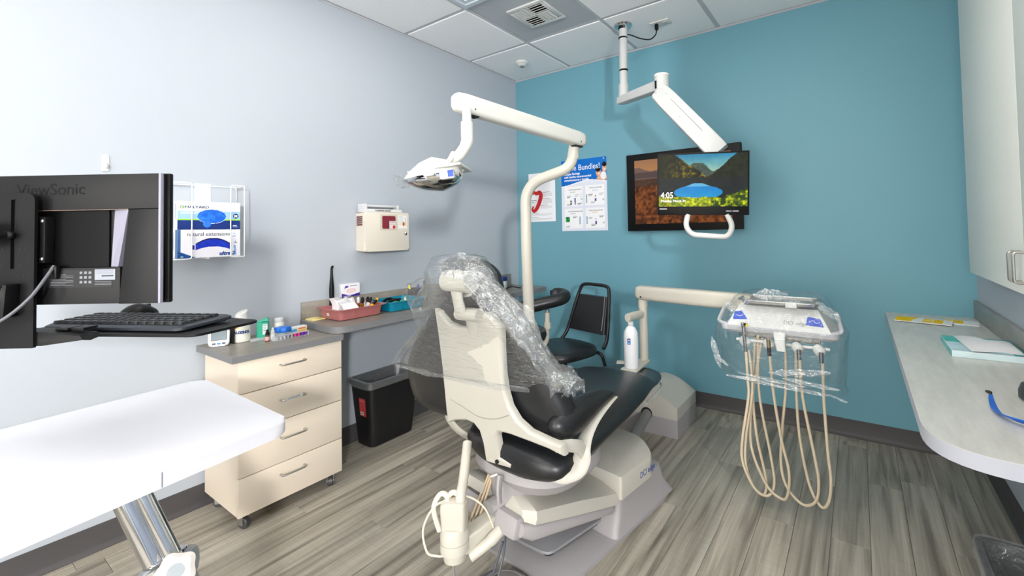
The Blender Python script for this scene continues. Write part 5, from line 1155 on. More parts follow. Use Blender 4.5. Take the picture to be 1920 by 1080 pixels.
# ================================================================== JUNCTION BOX on the floor
jb = thing('junction_box', (1.457, -0.38, 0), 'arched cream utility junction box on a grey plinth by the teal wall', 'utility box')
jx0, jx1, jy0, jy1 = 1.257, 1.655, -0.562, -0.205
MB().prism([(jx0, jy0), (jx1, jy0), (jx1, jy1), (jx0, jy1)], 0.0, 0.108).build('plinth', M_greyp, jb)
N_ = 20
arc = [(jx0, 0.108)]+[(jx0+(jx1-jx0)*k/N_, 0.176+0.085*math.sin(PI*k/N_)) for k in range(N_+1)]+[(jx1, 0.108)]
MB().loft([[(x, y, z) for x, z in arc] for y in (jy0, jy1)]).build('arched_cover', M_beige, jb, 28)
MB().cyl((1.462, jy0-0.002, 0.115), (1.462, jy0+0.002, 0.115), 0.036, n=24).build('conduit_hole', M_slot, jb)
MB().cyl((1.53, -0.985, 0.085), (1.464, jy0-0.0005, 0.110), 0.030, n=20).build('conduit', mat('conduit_grey', (128, 126, 124), 0.5), jb)

# ================================================================== GUEST CHAIR in the corner
gc = thing('guest_chair', (0.90, -0.66, 0), 'black padded metal-frame guest chair in the teal corner', 'chair')
gf = V3(-0.24, -0.97, 0).normalized(); gr = V3(0.97, -0.24, 0).normalized()      # facing, right side seen from the camera
GM = frame((0.962, -0.470, 0), gr, -gf)                                           # x right, y backwards
M_frameblk = mat('frame_black', (22, 22, 24), 0.35)
def G(*p): return GM @ Vector(p)
fr = [G(-0.205, -0.02, 0.46), G(-0.195, 0.03, 0.52), G(-0.165, 0.085, 0.70), G(-0.145, 0.115, 0.80), G(-0.115, 0.128, 0.845), G(0.0, 0.132, 0.852), G(0.115, 0.128, 0.845), G(0.145, 0.115, 0.80), G(0.165, 0.085, 0.70), G(0.195, 0.03, 0.52), G(0.205, -0.02, 0.46)]
MB().tube(cr(fr, 6), 0.0125, 12).build('back_frame', M_frameblk, gc)
def gsec(s_):
    z = 0.535+0.24*s_; y = 0.036+0.082*s_; w = 0.172-0.036*s_
    return [GM @ Vector((a, y+b_, z)) for a, b_ in rrect(2*w, 0.030, 0.012, 4)]
MB().loft([gsec(0), gsec(0.04), gsec(0.5), gsec(0.96), gsec(1.0)]).build('backrest', M_leather, gc)
MB().tube([G(0.150, 0.030-0.006, 0.56), G(0.135, 0.075-0.008, 0.68), G(0.118, 0.110-0.008, 0.785)], 0.005, 8).build('backrest_piping', mat('piping_grey', (90, 90, 92), 0.3), gc)
def srg(sc, z):
    out = []
    for k in range(36):
        c, s_ = math.cos(2*PI*k/36), math.sin(2*PI*k/36)
        out.append(G((0.215+0.0*s_)*sc*math.copysign(abs(c)**0.65, c), -0.215+0.215*sc*math.copysign(abs(s_)**0.65, s_), z))
    return out
MB().loft([srg(0.88, 0.425), srg(0.98, 0.432), srg(1.0, 0.452), srg(0.97, 0.474), srg(0.85, 0.484), srg(0.4, 0.490)]).build('seat', M_leather, gc, 60)
for a, b_, fa, fb_ in ((-0.19, -0.38, -0.215, -0.42), (0.19, -0.38, 0.215, -0.42), (-0.20, -0.03, -0.225, 0.10), (0.20, -0.03, 0.225, 0.10)):
    MB().tube(fillet([G(a*0.8, b_, 0.430), G(a, b_, 0.425), G(fa, fb_, 0.0)], 0.04), 0.0115, 12).build('leg', M_frameblk, gc)

# ================================================================== ASSISTANT STOOL
st = thing('assistant_stool', (0.80, -1.02, 0), 'black round assistant stool with a curved body-support arm', 'stool')
sx_, sy_ = 0.815, -1.03
MB().lathe([(0.165, 0.575), (0.185, 0.585), (0.195, 0.61), (0.190, 0.640), (0.165, 0.655), (0.0, 0.660)], 36, T(sx_, sy_, 0)).build('seat', M_leather, st)
MB().cyl((sx_, sy_, 0.10), (sx_, sy_, 0.575), 0.027, n=18).build('gas_lift', M_chrome, st)
for k in range(5):
    a = 2*PI*k/5+0.55; d_ = V3(math.cos(a), math.sin(a), 0); c_ = V3(sx_, sy_, 0)
    MB().tube([c_+d_*0.02+V3(0, 0, 0.11), c_+d_*0.25+V3(0, 0, 0.065)], [0.022, 0.015], 10).build('base_leg', M_black, st)
    w_ = d_.cross(V3(0, 0, 1))
    cs = MB().cyl(c_+d_*0.25+V3(0, 0, 0.028)-w_*0.018, c_+d_*0.25+V3(0, 0, 0.028)+w_*0.018, 0.028, n=16).build('caster', M_rubber, st)
MB().cyl((sx_, sy_, 0.03), (sx_, sy_, 0.12), 0.035, n=18).build('hub', M_black, st)
MB().tube(fillet([(sx_, sy_, 0.545), (0.86, -0.965, 0.520), (0.935, -0.868, 0.525), (0.945, -0.866, 0.735)], 0.07, 8), 0.0165, 14).build('support_tube', M_ivory, st)
MB().cyl((0.944, -0.866, 0.635), (0.944, -0.866, 0.675), 0.0225, n=16).build('tube_collar', M_ivory, st)
MB().cyl((0.945, -0.866, 0.733), (0.945, -0.866, 0.75), 0.012, n=12).build('tube_pin', M_steel, st)
ap = cr([(0.735, -1.065, 0.775), (0.80, -1.00, 0.768), (0.875, -0.93, 0.778), (0.945, -0.868, 0.795), (1.00, -0.80, 0.812), (0.995, -0.745, 0.826), (0.94, -0.73, 0.832), (0.905, -0.765, 0.828)], 6)
MB().tube(ap, [0.040 if 1 < i < len(ap)-3 else 0.031 for i in range(len(ap))], 18).build('body_support', M_leather, st, 60)
MB().cyl((0.735, -1.065, 0.66), (0.735, -1.065, 0.78), 0.010, n=12).build('backrest_post', M_steel, st)
# ================================================================== THINGS ON THE LEFT WALL
t = thing('adhesive_hook', (0, -2.646, 1.522), 'small white adhesive hook on the wall above the foreground monitor', 'hook')
HK = frame((0.0005, -2.6565, 1.522), (0, 1, 0), (0, 0, 1))
MB().prism(rrect(0.022, 0.070, 0.009, 5, 0.011, 0.035), 0, 0.004, HK, 0.0015).build('hook_plate', M_whiteplastic, t)
MB().tube(cr([HK @ V3(0.011, 0.036, 0.004), HK @ V3(0.011, 0.020, 0.012), HK @ V3(0.011, 0.018, 0.018), HK @ V3(0.011, 0.028, 0.021)], 5), 0.005, 10).build('hook_tip', M_whiteplastic, t)

M_wire = mat('wire_white', (238, 238, 238), 0.35)
M_card = mat('carton_white', (240, 241, 244), 0.5)
t = thing('glove_rack', (0.05, -2.33, 1.15), 'white wire wall rack holding two glove boxes', 'rack')
ry0, ry1, rz0, rz1, rxf = -2.505, -2.186, 1.148, 1.487, 0.108
def wire(pts, rad=0.006, closed=False, name='wire'):
    MB().tube(fillet(pts, 0.012, 4, closed), 0.0024, 8, closed=closed).build(name, M_wire, t)
wire([(0.004, ry0, rz0), (0.004, ry1, rz0), (0.004, ry1, rz1), (0.004, ry0, rz1)], closed=True, name='back_wire')
wire([(0.006, ry0+0.01, rz1), (rxf, ry0+0.01, rz1), (rxf, -2.392, rz1), (rxf, -2.392, rz0), (rxf, ry0+0.01, rz0), (0.006, ry0+0.01, rz0)], name='front_wire')
wire([(0.006, ry1-0.004, rz1), (rxf, ry1-0.004, rz1), (rxf, -2.246, rz1), (rxf, -2.246, rz0), (rxf, ry1-0.004, rz0), (0.006, ry1-0.004, rz0)], name='front_wire')
wire([(rxf, ry1-0.004, rz1), (rxf, ry1-0.004, rz0)], name='corner_wire')
for y in (-2.45, -2.33, -2.22): wire([(0.005, y, rz0-0.001), (rxf, y, rz0-0.001)], name='shelf_wire')
s = MB().box(0.0005, 0.003, -2.351, -2.290, 1.40, 1.497).build('wall_strip', mat('strip_white', (246, 247, 248), 0.5)); tag(s, 'white paper strip stuck to the wall behind the wire rack', 'paper strip')

bx = thing('glove_box', (0.055, -2.325, 1.277), 'white and navy glove box with a blue oval, upper one in the wire rack', 'glove box')
gy0, gy1 = -2.440, -2.205
MB().box(0.012, 0.099, gy0, gy1, 1.2785, 1.405, 0.001).build('carton', M_card, bx)
def haly(u_, v_):
    k = Ink(u_, v_, (244, 245, 247)); w, h = 0.235, 0.126
    k.rect(0, 1, 0.36, 0.66, (150, 190, 235)); k.rect(0, 1, 0.0, 0.345, (12, 44, 116)); k.put((v_ > 0.335) & (v_ < 0.375), (150, 214, 20))
    n = fbm(u_, v_, 14, 4, 4, 1.8)
    k.ell(0.53, 0.475, 0.235, 0.265, (240, 240, 245)); k.put(((u_-0.53)/0.232)**2+((v_-0.475)/0.255)**2 < 1, [20+70*np.clip(n-0.45, 0, 1), 90+90*np.clip(n-0.4, 0, 1), 205+60*(n-0.5)])
    k.put(((u_-0.45)/0.06)**2+((v_-0.19)/0.12)**2 < 1, [24+50*n, 96+40*n, 214+0*n])
    k.ell(0.07, 0.80, 0.032, 0.055, (16, 34, 70)); k.ell(0.078, 0.80, 0.020, 0.035, (130, 205, 30)); k.ell(0.060, 0.80, 0.012, 0.03, (235, 240, 240))
    k.ell(0.925, 0.50, 0.048, 0.092, (8, 28, 66)); k.rect(0.875, 0.945, 0.12, 0.155, (220, 226, 240)); k.rect(0.87, 0.965, 0.075, 0.09, (180, 196, 226))
    return k.out()
F1 = frame((0.0998, gy0, 1.279), (0, 1, 0), (0, 0, 1))
paint('front_print', 0.235, 0.1255, 130, 70, haly, F1, print_mat('carton_print', 0.45), bx)
text('HALYARD', 0.0155, mat('ink_navy', (20, 40, 84), 0.5), bx, F1 @ T(0.026, 0.096, 0.0006), name='brand', sx=1.25, bold=0.0004)
text('AQUASOFT', 0.0125, M_ptxt, bx, F1 @ T(0.010, 0.071, 0.0006), name='product', bold=0.0003)
text('M', 0.0165, M_ptxt, bx, F1 @ T(0.2175, 0.0565, 0.0006), 'CENTER', 'size_mark', bold=0.0008)
paint('side_print', 0.085, 0.1255, 20, 30, lambda u_, v_: Ink(u_, v_, (236, 238, 242)).rect(0.55, 0.9, 0.05, 0.97, (150, 180, 214)).rect(0.2, 0.32, 0.4, 0.9, (160, 166, 176)).out(), frame((0.0985, gy0-0.0006, 1.279), (-1, 0, 0), (0, 0, 1)), MATS['carton_print'], bx)
bx = thing('glove_box', (0.055, -2.325, 1.152), 'white glove box with a blue curved slot, lower one in the wire rack', 'glove box')
MB().box(0.012, 0.099, gy0, gy1, 1.1520, 1.2780, 0.001).build('carton', M_card, bx)
def natx(u_, v_):
    k = Ink(u_, v_, (238, 236, 244))
    cv = 0.02+0.62*(1-((u_-0.55)/0.42)**2)
    n = fbm(u_, v_, 10, 8, 3, 1.8)
    arch = (np.abs(u_-0.55) < 0.275) & (v_ < 0.70-2.6*(u_-0.55)**2) & (v_ > 0.385-1.55*(u_-0.55)**2)
    k.put(arch, [10+20*n, 36+30*n, 168+40*n]); k.put(arch & (v_ > 0.655-2.6*(u_-0.55)**2), (8, 16, 80))
    k.rect(0.0, 0.05, 0.0, 1.0, (60, 104, 160)); k.put((v_ < 0.22-0.9*(u_-0.04)), (16, 74, 140)); k.rect(0.05, 0.09, 0.03, 0.07, (220, 230, 240))
    k.rect(0.22, 0.255, 0.30, 0.45, (10, 30, 140)); k.rect(0.205, 0.215, 0.50, 0.75, (200, 180, 160)); k.put((np.abs(u_-0.915+0.05*(v_-0.2)) < 0.018) & (v_ < 0.42) & (v_ > 0.05), (140, 180, 225)); k.rect(0.90, 0.95, 0.50, 0.53, (140, 150, 170)); k.rect(0.922, 0.928, 0.48, 0.62, (150, 160, 180)); k.rect(0.875, 0.93, 0.74, 0.78, (150, 176, 216)); k.rect(0.88, 0.92, 0.83, 0.87, (150, 176, 216))
    return k.out()
F2 = frame((0.0998, gy0, 1.1522), (0, 1, 0), (0, 0, 1))
paint('front_print', 0.235, 0.1255, 130, 70, natx, F2, MATS['carton_print'], bx)
text('natural extensions', 0.0245, mat('ink_charcoal', (62, 66, 80), 0.5), bx, F2 @ T(0.033, 0.098, 0.0006), name='brand', sx=0.90)
text('ultra 2', 0.023, mat('ink_royal', (24, 70, 140), 0.5), bx, F2 @ Matrix(((1, 0.2, 0, 0.152), (0, 1, 0, 0.008), (0, 0, 1, 0.0006), (0, 0, 0, 1))), name='product', bold=0.0011)
paint('side_print', 0.085, 0.1255, 20, 30, lambda u_, v_: Ink(u_, v_, (230, 231, 236)).rect(0.0, 0.25, 0.0, 1.0, (70, 110, 160)).rect(0.5, 0.6, 0.3, 0.9, (170, 172, 184)).out(), frame((0.0985, gy0-0.0006, 1.1522), (-1, 0, 0), (0, 0, 1)), MATS['carton_print'], bx)

# sharps container
M_sharp = mat('sharps_cream', (220, 212, 198), 0.45, var=0.02)
t = thing('sharps_container', (0.065, -1.415, 1.14), 'cream lockable wall box for sharps with a red window', 'sharps container')
MB().loft([[(0.001, y, z) for y, z in ((-1.556, 1.145), (-1.275, 1.145), (-1.275, 1.372), (-1.556, 1.372))], [(0.108, y, z) for y, z in ((-1.565, 1.138), (-1.270, 1.138), (-1.270, 1.378), (-1.565, 1.378))]]).build('cabinet_body', M_sharp, t)
SF = frame((0.109, -1.570, 1.138), (0, 1, 0), (0, 0, 1))
dr = MB().prism(rrect(0.302, 0.240, 0.012, 5, 0.151, 0.120), 0.0, 0.020, SF, 0.005, 3).build('door', M_sharp, t)
SF2 = SF @ T(0, 0, 0.020)
MB().prism(rrect(0.120, 0.100, 0.008, 4, 0.154, 0.178), 0.0, 0.0015, SF2).build('window_bezel', mat('bezel_cream', (206, 196, 180), 0.5), dr)
MB().prism(rrect(0.094, 0.080, 0.010, 4, 0.154, 0.178), 0.0015, 0.0025, SF2).build('window', mat('maroon_window', (128, 44, 58), 0.25, var=0.08), dr)
def swl(u_, v_):
    k = Ink(u_, v_, (226, 214, 212)); 
    for q_ in range(5): k.rect(0.1, 0.9, 0.9-q_*0.09, 0.93-q_*0.09, (170, 150, 150))
    k.put((u_-0.75)**2+(v_-0.2)**2 < 0.045, (196, 30, 28)); return k.out()
paint('window_label', 0.044, 0.048, 22, 24, swl, SF2 @ T(0.156, 0.139, 0.003), MATS['carton_print'], dr)
def swl2(u_, v_):
    k = Ink(u_, v_, (238, 236, 232)); 
    for q_ in range(9): k.rect(0.06, 0.5+0.1*(q_ % 3), 0.92-q_*0.09, 0.945-q_*0.09, (176, 174, 172))
    k.ell(0.62, 0.34, 0.15, 0.17, (222, 110, 20)); k.ell(0.62, 0.34, 0.05, 0.06, (120, 50, 20)); k.rect(0.84, 0.9, 0.2, 0.85, (150, 150, 150)); return k.out()
paint('warning_label', 0.064, 0.082, 32, 40, swl2, SF2 @ T(0.222, 0.140, 0.0006), MATS['carton_print'], dr)
MB().lathe([(0.010, 0), (0.010, 0.010), (0.006, 0.014), (0.0, 0.014)], 18, SF2 @ T(0.272, 0.105, 0)).build('lock', M_chrome, dr)
for z in (0.205, 0.035): MB().cyl(SF @ V3(-0.003, z-0.025, 0.006), SF @ V3(-0.003, z+0.025, 0.006), 0.0045, n=10).build('hinge', M_sharp, t)
gm = mat('grille_red_dark', (90, 40, 44), 0.7)
for i in range(4):
    for j in range(5):
        yy = -1.5615-0.0002
        MB().box(0.020+i*0.016, 0.031+i*0.016, -1.5650, -1.555, 1.298+j*0.012, 1.306+j*0.012).build('grille_hole', gm, t)
M_clearp = mat('clear_white_plastic', (228, 228, 230), 0.2, var=0.02, alpha=0.75)
MB().box(0.02, 0.105, -1.556, -1.545, 1.378, 1.430, 0.001).box(0.02, 0.105, -1.335, -1.324, 1.378, 1.425, 0.001).box(0.02, 0.10, -1.545, -1.335, 1.412, 1.424, 0.001).build('drop_tray', M_clearp, t)
MB().loft([[(0.02, -1.548, 1.382), (0.02, -1.332, 1.382), (0.02, -1.332, 1.408), (0.02, -1.548, 1.408)], [(0.118, -1.548, 1.380), (0.118, -1.310, 1.380), (0.110, -1.310, 1.398), (0.110, -1.548, 1.398)]]).build('tray_flap', M_whiteplastic, t)
blur(t, frame((0.1172, -1.50, 1.386), (0, 1, 0), (-0.38, 0, 1)), 0.0, 0.0, 0.006, [0.008, 0.050, 0.042], mat('print_dark', (90, 92, 98), 0.6))
MB().box(0.1185, 0.1200, -1.50, -1.40, 1.3775, 1.3800).build('red_stripe', mat('stripe_red', (150, 24, 34), 0.4), t)

# ================================================================== THINGS ON THE DRAWER CABINET
t = thing('blood_pressure_monitor', (0.12, -2.30, CT), 'white wrist blood pressure monitor with a dark cuff on the drawer cabinet', 'blood pressure monitor')
BM = T(0.125, -2.298, CT+0.0005) @ RZ(62) @ RX(-8)         # face looks along local -y
bf = BM @ frame((-0.039, -0.002, 0.0), (1, 0, 0), (0, 0, 1))
MB().prism(rrect(0.078, 0.080, 0.016, 6, 0.039, 0.041), -0.020, 0.0, bf, 0.006, 3).build('case', M_whiteplastic, t)
MB().prism(rrect(0.054, 0.040, 0.003, 3, 0.040, 0.049), 0.0, 0.0012, bf).build('display', mat('lcd', (122, 136, 142), 0.2), t)
MB().prism(rrect(0.058, 0.044, 0.004, 3, 0.040, 0.049), -0.001, 0.0006, bf).build('display_frame', mat('lcd_frame', (70, 76, 82), 0.3), t)
for i, c_ in enumerate(('btn_dark', 'dental_blue2', 'btn_dark')):
    MB().prism(rrect(0.013, 0.008, 0.003, 3, 0.022+i*0.018, 0.013), 0.0, 0.0018, bf).build('button', mat(c_, (60, 62, 70) if i != 1 else (24, 120, 200), 0.4), t)
cf = cr([(-0.03, 0.018, 0.012), (-0.032, 0.04, 0.062), (-0.015, 0.075, 0.078), (0.02, 0.085, 0.074), (0.034, 0.06, 0.072), (0.032, 0.03, 0.070)], 6)
MB().grid(lambda i, j: BM @ (Vector((-0.03+0.085*i, 0.022+0.055*math.sin(PI*i), 0.0))+Vector((0, 0, 0.070*j))), 18, 2).build('cuff', mat('cuff_grey', (92, 82, 84), 0.7), t)
MB().grid(lambda i, j: BM @ (Vector((-0.026+0.08*i, 0.020+0.050*math.sin(PI*i), 0.002))+Vector((0, 0, 0.074*j))), 18, 2).build('cuff_lining', mat('cuff_lining', (60, 58, 62), 0.7), t)

t = thing('alcohol_bottle', (0.10, -2.195, CT), 'translucent white bottle lettered ALCOHOL with a tilted cap', 'bottle')
AB = T(0.105, -2.200, CT+0.0005)
MB().lathe([(0.0, 0), (0.031, 0), (0.035, 0.004), (0.036, 0.085), (0.034, 0.094), (0.020, 0.104), (0.0, 0.105)], 28, AB).build('bottle_body', mat('milky_plastic', (228, 226, 214), 0.25, var=0.02), t)
MB().loft([[(a, b_, z+b_*k_) for a, b_ in [((0.024*sc)*math.cos(2*PI*i/24), (0.026*sc)*math.sin(2*PI*i/24)) for i in range(24)]] for sc, z, k_ in ((1.0, 0.098, 0.0), (1.02, 0.118, 0.15), (1.0, 0.136, 0.35), (0.8, 0.142, 0.4))], M=AB).build('bottle_cap', M_whiteplastic, t)
ad_ = math.degrees(math.atan2(-2.200+3.105, 0.105-2.574))
def wrap_text(s_, size, m_, par, ctr, rad, ang0, z, name, bold=0.0):
    """letters set one by one round a cylinder"""
    wdt = size*0.62
    for i, ch_ in enumerate(s_):
        a = ang0+(i-(len(s_)-1)/2)*wdt/rad
        n_ = V3(math.cos(a), math.sin(a), 0); tx = V3(-math.sin(a), math.cos(a), 0)
        text(ch_, size, m_, par, frame(V3(ctr[0], ctr[1], z)+n_*(rad+0.0006), tx, (0, 0, 1)), 'CENTER', name, bold=bold)
a0 = math.atan2(-3.105+2.200, 2.574-0.105)
wrap_text('ALCOHOL', 0.0160, mat('ink_blue', (30, 62, 130), 0.5), t, (0.105, -2.200), 0.036, a0+0.02, CT+0.044, 'lettering', 0.0012)
n_ = V3(math.cos(a0-0.62), math.sin(a0-0.62), 0); tx = V3(-math.sin(a0-0.62), math.cos(a0-0.62), 0)
paint('label_emblem', 0.016, 0.016, 16, 16, lambda u_, v_: Ink(u_, v_, (240, 190, 40)).put(v_ > 0.6, (90, 60, 120)).put((v_ < 0.45) & (u_ < 0.5), (206, 60, 30)).out(), frame(V3(0.105, -2.2, CT+0.068)+n_*0.0367-tx*0.008, tx, (0, 0, 1)), MATS['carton_print'], t)

t = thing('green_dispenser', (0.10, -2.11, CT), 'open teal-green plastic dispenser box with a white label', 'dispenser')
GD = T(0.112, -2.112, CT+0.0005) @ RZ(58)
M_grn = mat('dispenser_green', (34, 172, 140), 0.35, var=0.03)
MB().prism(rrect(0.050, 0.034, 0.006, 4), 0.0, 0.078, GD, 0.002).build('case', M_grn, t)
MB().loft([[(-0.025, -0.017, 0.078), (0.025, -0.017, 0.083), (0.025, 0.017, 0.083), (-0.025, 0.017, 0.078)], [(-0.022, -0.014, 0.084), (0.020, -0.014, 0.098), (0.020, 0.014, 0.098), (-0.022, 0.014, 0.084)]], M=GD).build('lid', M_grn, t)
def gl(u_, v_):
    k = Ink(u_, v_, (232, 240, 236)); 
    for q_ in range(5): k.rect(0.15, 0.8, 0.85-q_*0.16, 0.90-q_*0.16, (110, 130, 126))
    return k.out()
paint('label', 0.020, 0.050, 12, 24, gl, GD @ frame((0.002, -0.0178, 0.018), (1, 0, 0), (0, 0, 1)), MATS['carton_print'], t)

M_clear = mat('clear_plastic', (232, 238, 240), 0.12, var=0.02, alpha=0.35)
t = thing('jar', (0.105, -2.035, CT), 'small translucent jar with a white lid behind the blue lid', 'jar')
MB().lathe([(0.0, 0), (0.021, 0), (0.022, 0.003), (0.022, 0.060), (0.018, 0.066)], 24, T(0.11, -2.038, CT+0.0005)).build('jar_body', MATS['milky_plastic'], t)
MB().lathe([(0.020, 0.064), (0.021, 0.066), (0.021, 0.084), (0.0, 0.086)], 24, T(0.11, -2.038, CT+0.0005)).build('jar_lid', M_whiteplastic, t)

def dropper(x, y, capm, label, lab_red=False):
    t = thing('dropper_bottle', (x, y, CT), label, 'bottle')
    MB().lathe([(0.0, 0), (0.0085, 0), (0.0095, 0.002), (0.0095, 0.026), (0.006, 0.032)], 18, T(x, y, CT+0.0005)).build('bottle_body', mat('dropper_white', (236, 234, 230), 0.35) if not lab_red else mat('dropper_brown', (120, 84, 70), 0.35), t)
    MB().lathe([(0.0085, 0.030), (0.0085, 0.040), (0.006, 0.044), (0.004, 0.056), (0.0, 0.058)], 18, T(x, y, CT+0.0005)).build('cap', capm, t)
    MB().lathe([(0.0097, 0.006), (0.0099, 0.007), (0.0099, 0.022), (0.0097, 0.023)], 18, T(x, y, CT+0.0005)).build('label_band', mat('label_redwhite', (214, 170, 166), 0.5) if lab_red else M_card, t)
dropper(0.222, -2.138, M_black, 'tiny dropper bottle with a black cap on the drawer cabinet', True)
dropper(0.200, -2.105, M_whiteplastic, 'tiny dropper bottle with a white cap on the drawer cabinet')

t = thing('blue_lid_container', (0.19, -2.06, CT), 'clear container with a bright blue lobed lid on the drawer cabinet', 'container')
BL = T(0.185, -2.055, CT+0.0005)
def lob(rad, z, amp=0.0035): return [((rad+amp*math.cos(6*2*PI*i/60))*math.cos(2*PI*i/60), (rad+amp*math.cos(6*2*PI*i/60))*math.sin(2*PI*i/60), z) for i in range(60)]
MB().loft([lob(0.028, 0.0, 0), lob(0.029, 0.002, 0), lob(0.029, 0.028, 0)], M=BL).build('tub', M_clear, t)
MB().loft([lob(0.033, 0.026), lob(0.035, 0.029), lob(0.035, 0.042), lob(0.030, 0.050), lob(0.012, 0.051, 0.001)], M=BL).build('lid', mat('lid_blue', (14, 112, 214), 0.35), t)

t = thing('cup_rack', (0.235, -2.03, CT), 'clear rack with rows of pink and purple capsules on the drawer cabinet', 'rack')
CR = frame((0.262, -2.120, CT+0.0005), (-0.06, 1, 0), (-1, -0.06, 0))
MB().box(0, 0.158, 0, 0.034, 0.0, 0.003, M=CR).box(0, 0.158, 0, 0.034, 0.019, 0.0205, M=CR).box(0, 0.002, 0, 0.034, 0.003, 0.019, M=CR).box(0.156, 0.158, 0, 0.034, 0.003, 0.019, M=CR).build('clear_frame', M_clear, t)
cc = [mat('capsule_clear', (214, 214, 218), 0.2, alpha=0.6), mat('capsule_grey', (160, 156, 160), 0.3), mat('capsule_pink', (214, 60, 142), 0.35), mat('capsule_violet', (112, 40, 160), 0.35)]
for i in range(9):
    for j in range(2):
        m_ = cc[0] if i < 3 else cc[1] if i < 5 else cc[2] if i < 7 else cc[3]
        MB().lathe([(0.0, 0.0032), (0.0055, 0.0032), (0.0070, 0.0185), (0.0, 0.0188)], 12, CR @ T(0.012+i*0.0168, 0.009+j*0.016, 0)).build('capsule', m_, t)

t = thing('striped_carton', (0.16, -1.98, CT), 'small carton with orange, yellow and green stripes on the drawer cabinet', 'carton')
SCM = frame((0.205, -2.030, CT+0.0005), (-0.1, 1, 0), (-1, -0.1, 0))
MB().box(0, 0.085, 0, 0.03, 0.0, 0.040, 0.001, SCM).build('carton', M_card, t)
def stc(u_, v_):
    k = Ink(u_, v_, (236, 228, 220)); k.rect(0, 1, 0.0, 0.32, (60, 130, 86)); k.rect(0, 1, 0.32, 0.58, (232, 190, 60)); k.rect(0, 0.4, 0.45, 0.75, (84, 170, 220)); k.rect(0.5, 0.95, 0.62, 0.8, (230, 120, 70)); k.rect(0.1, 0.6, 0.1, 0.2, (200, 220, 200)); return k.out()
paint('front_print', 0.085, 0.040, 40, 20, stc, SCM @ frame((0, -0.0005, 0), (1, 0, 0), (0, 0, 1)), MATS['carton_print'], t)
o = MB().box(0.0, 0.075, 0.0, 0.05, 0.0, 0.008, 0.002, frame((0.165, -2.185, CT+0.0005), (0.1, 1, 0), (-1, 0.1, 0))).build('instrument_case', M_clear); tag(o, 'flat clear plastic case beside the alcohol bottle', 'case')

# ================================================================== THINGS ON THE LEFT COUNTER
def tray(name, x0, x1, y0, y1, z0, H, m_, label, lip=0.012):
    t = thing(name, ((x0+x1)/2, (y0+y1)/2, z0), label, 'tray')
    def rg(e, z, rad=0.025): return [(a+(x0+x1)/2, b_+(y0+y1)/2, z) for a, b_ in rrect(x1-x0+2*e, y1-y0+2*e, rad, 5)]
    MB().loft([rg(-0.006, z0), rg(0.0, z0+0.004), rg(0.008, z0+H-0.004), rg(0.008+lip, z0+H-0.003), rg(0.009+lip, z0+H), rg(0.006, z0+H), rg(-0.004, z0+0.006), rg(-0.012, z0+0.0055)]).build('tray_body', m_, t)
    return t
M_red = mat('tray_rose', (172, 104, 102), 0.42, var=0.03); M_tealp = mat('tray_teal', (0, 128, 156), 0.4, var=0.03)
TR = tray('rose_tray', 0.052, 0.250, -1.798, -1.552, LZ+0.0004, 0.060, M_red, 'dusty rose plastic tray full of bottles and paper on the left counter', 0.016)
def rtl(u_, v_): return Ink(u_, v_, (236, 230, 224)).rect(0.15, 0.85, 0.4, 0.6, (170, 160, 156)).out()
paint('tray_label', 0.026, 0.014, 12, 6, rtl, frame((0.125, -1.8035, LZ+0.022), (1, 0, 0), (0, -0.1, 1)), MATS['carton_print'], TR)
for k_ in (0.30, 0.72): MB().box(0.2535, 0.2572, -1.798+0.246*k_-0.004, -1.798+0.246*k_+0.004, LZ+0.012, LZ+0.048, 0.001).build('rib', M_red, TR)
TT = tray('teal_tray', 0.060, 0.262, -1.497, -1.262, LZ+0.0004, 0.058, M_tealp, 'teal plastic tray with instruments next to the rose tray', 0.010)
for k_ in (0.28, 0.80): MB().box(0.2645, 0.2685, -1.497+0.235*k_-0.004, -1.497+0.235*k_+0.004, LZ+0.012, LZ+0.048, 0.001).build('rib', M_tealp, TT)
# contents of the rose tray
M_paper = mat('tissue_white', (238, 236, 238), 0.7, var=0.03)
for k_, (x, y, w_, d_, h_, a_, lab) in enumerate(((0.115, -1.742, 0.060, 0.085, 0.098, 12, 'folded white paper stack standing at the near end of the rose tray'), (0.188, -1.728, 0.045, 0.085, 0.088, -10, 'bent white paper bundle in front in the rose tray'), (0.105, -1.652, 0.055, 0.036, 0.085, 20, 'crumpled white paper in the middle of the rose tray'))):
    M_ = T(x, y, LZ+0.007) @ RZ(a_)
    rings = []
    for q_ in range(9):
        s_ = q_/8; rings.append([(a+0.012*math.sin(s_*2.4+k_), b_+0.020*math.sin(s_*PI)*(1 if k_ != 2 else 0.3), h_*s_+0.012*math.sin(b_*90+k_)*s_) for a, b_ in rrect(w_*(1-0.15*s_), d_, 0.012, 4)])
    o = MB().loft(rings, M=M_).build('paper_bundle', M_paper, None, 60); tag(o, lab, 'paper')
M_amber = mat('amber_glass', (126, 70, 24), 0.15, var=0.1); M_orange = mat('orange_yellow', (236, 170, 20), 0.4)
def vial(x, y, h_, a_, tilt, bodym, capm, label, cat='vial', rad=0.0115):
    t = thing('vial', (x, y, LZ+0.008), label, cat)
    M_ = T(x, y, LZ+0.0085+rad*abs(math.sin(math.radians(tilt)))) @ RZ(a_) @ RY(tilt)
    MB().lathe([(0.0, 0), (rad, 0), (rad, h_*0.6), (rad*0.5, h_*0.68)], 14, M_).build('body', bodym, t)
    MB().lathe([(rad*0.75, h_*0.66), (rad*0.75, h_*0.9), (rad*0.4, h_), (0.0, h_)], 14, M_).build('cap', capm, t)
vial(0.205, -1.655, 0.100, 20, 8, M_amber, M_black, 'upright amber dropper vial with a black cap in the rose tray')
vial(0.155, -1.638, 0.098, -30, 14, M_amber, M_whiteplastic, 'leaning amber vial with a white cap in the rose tray')
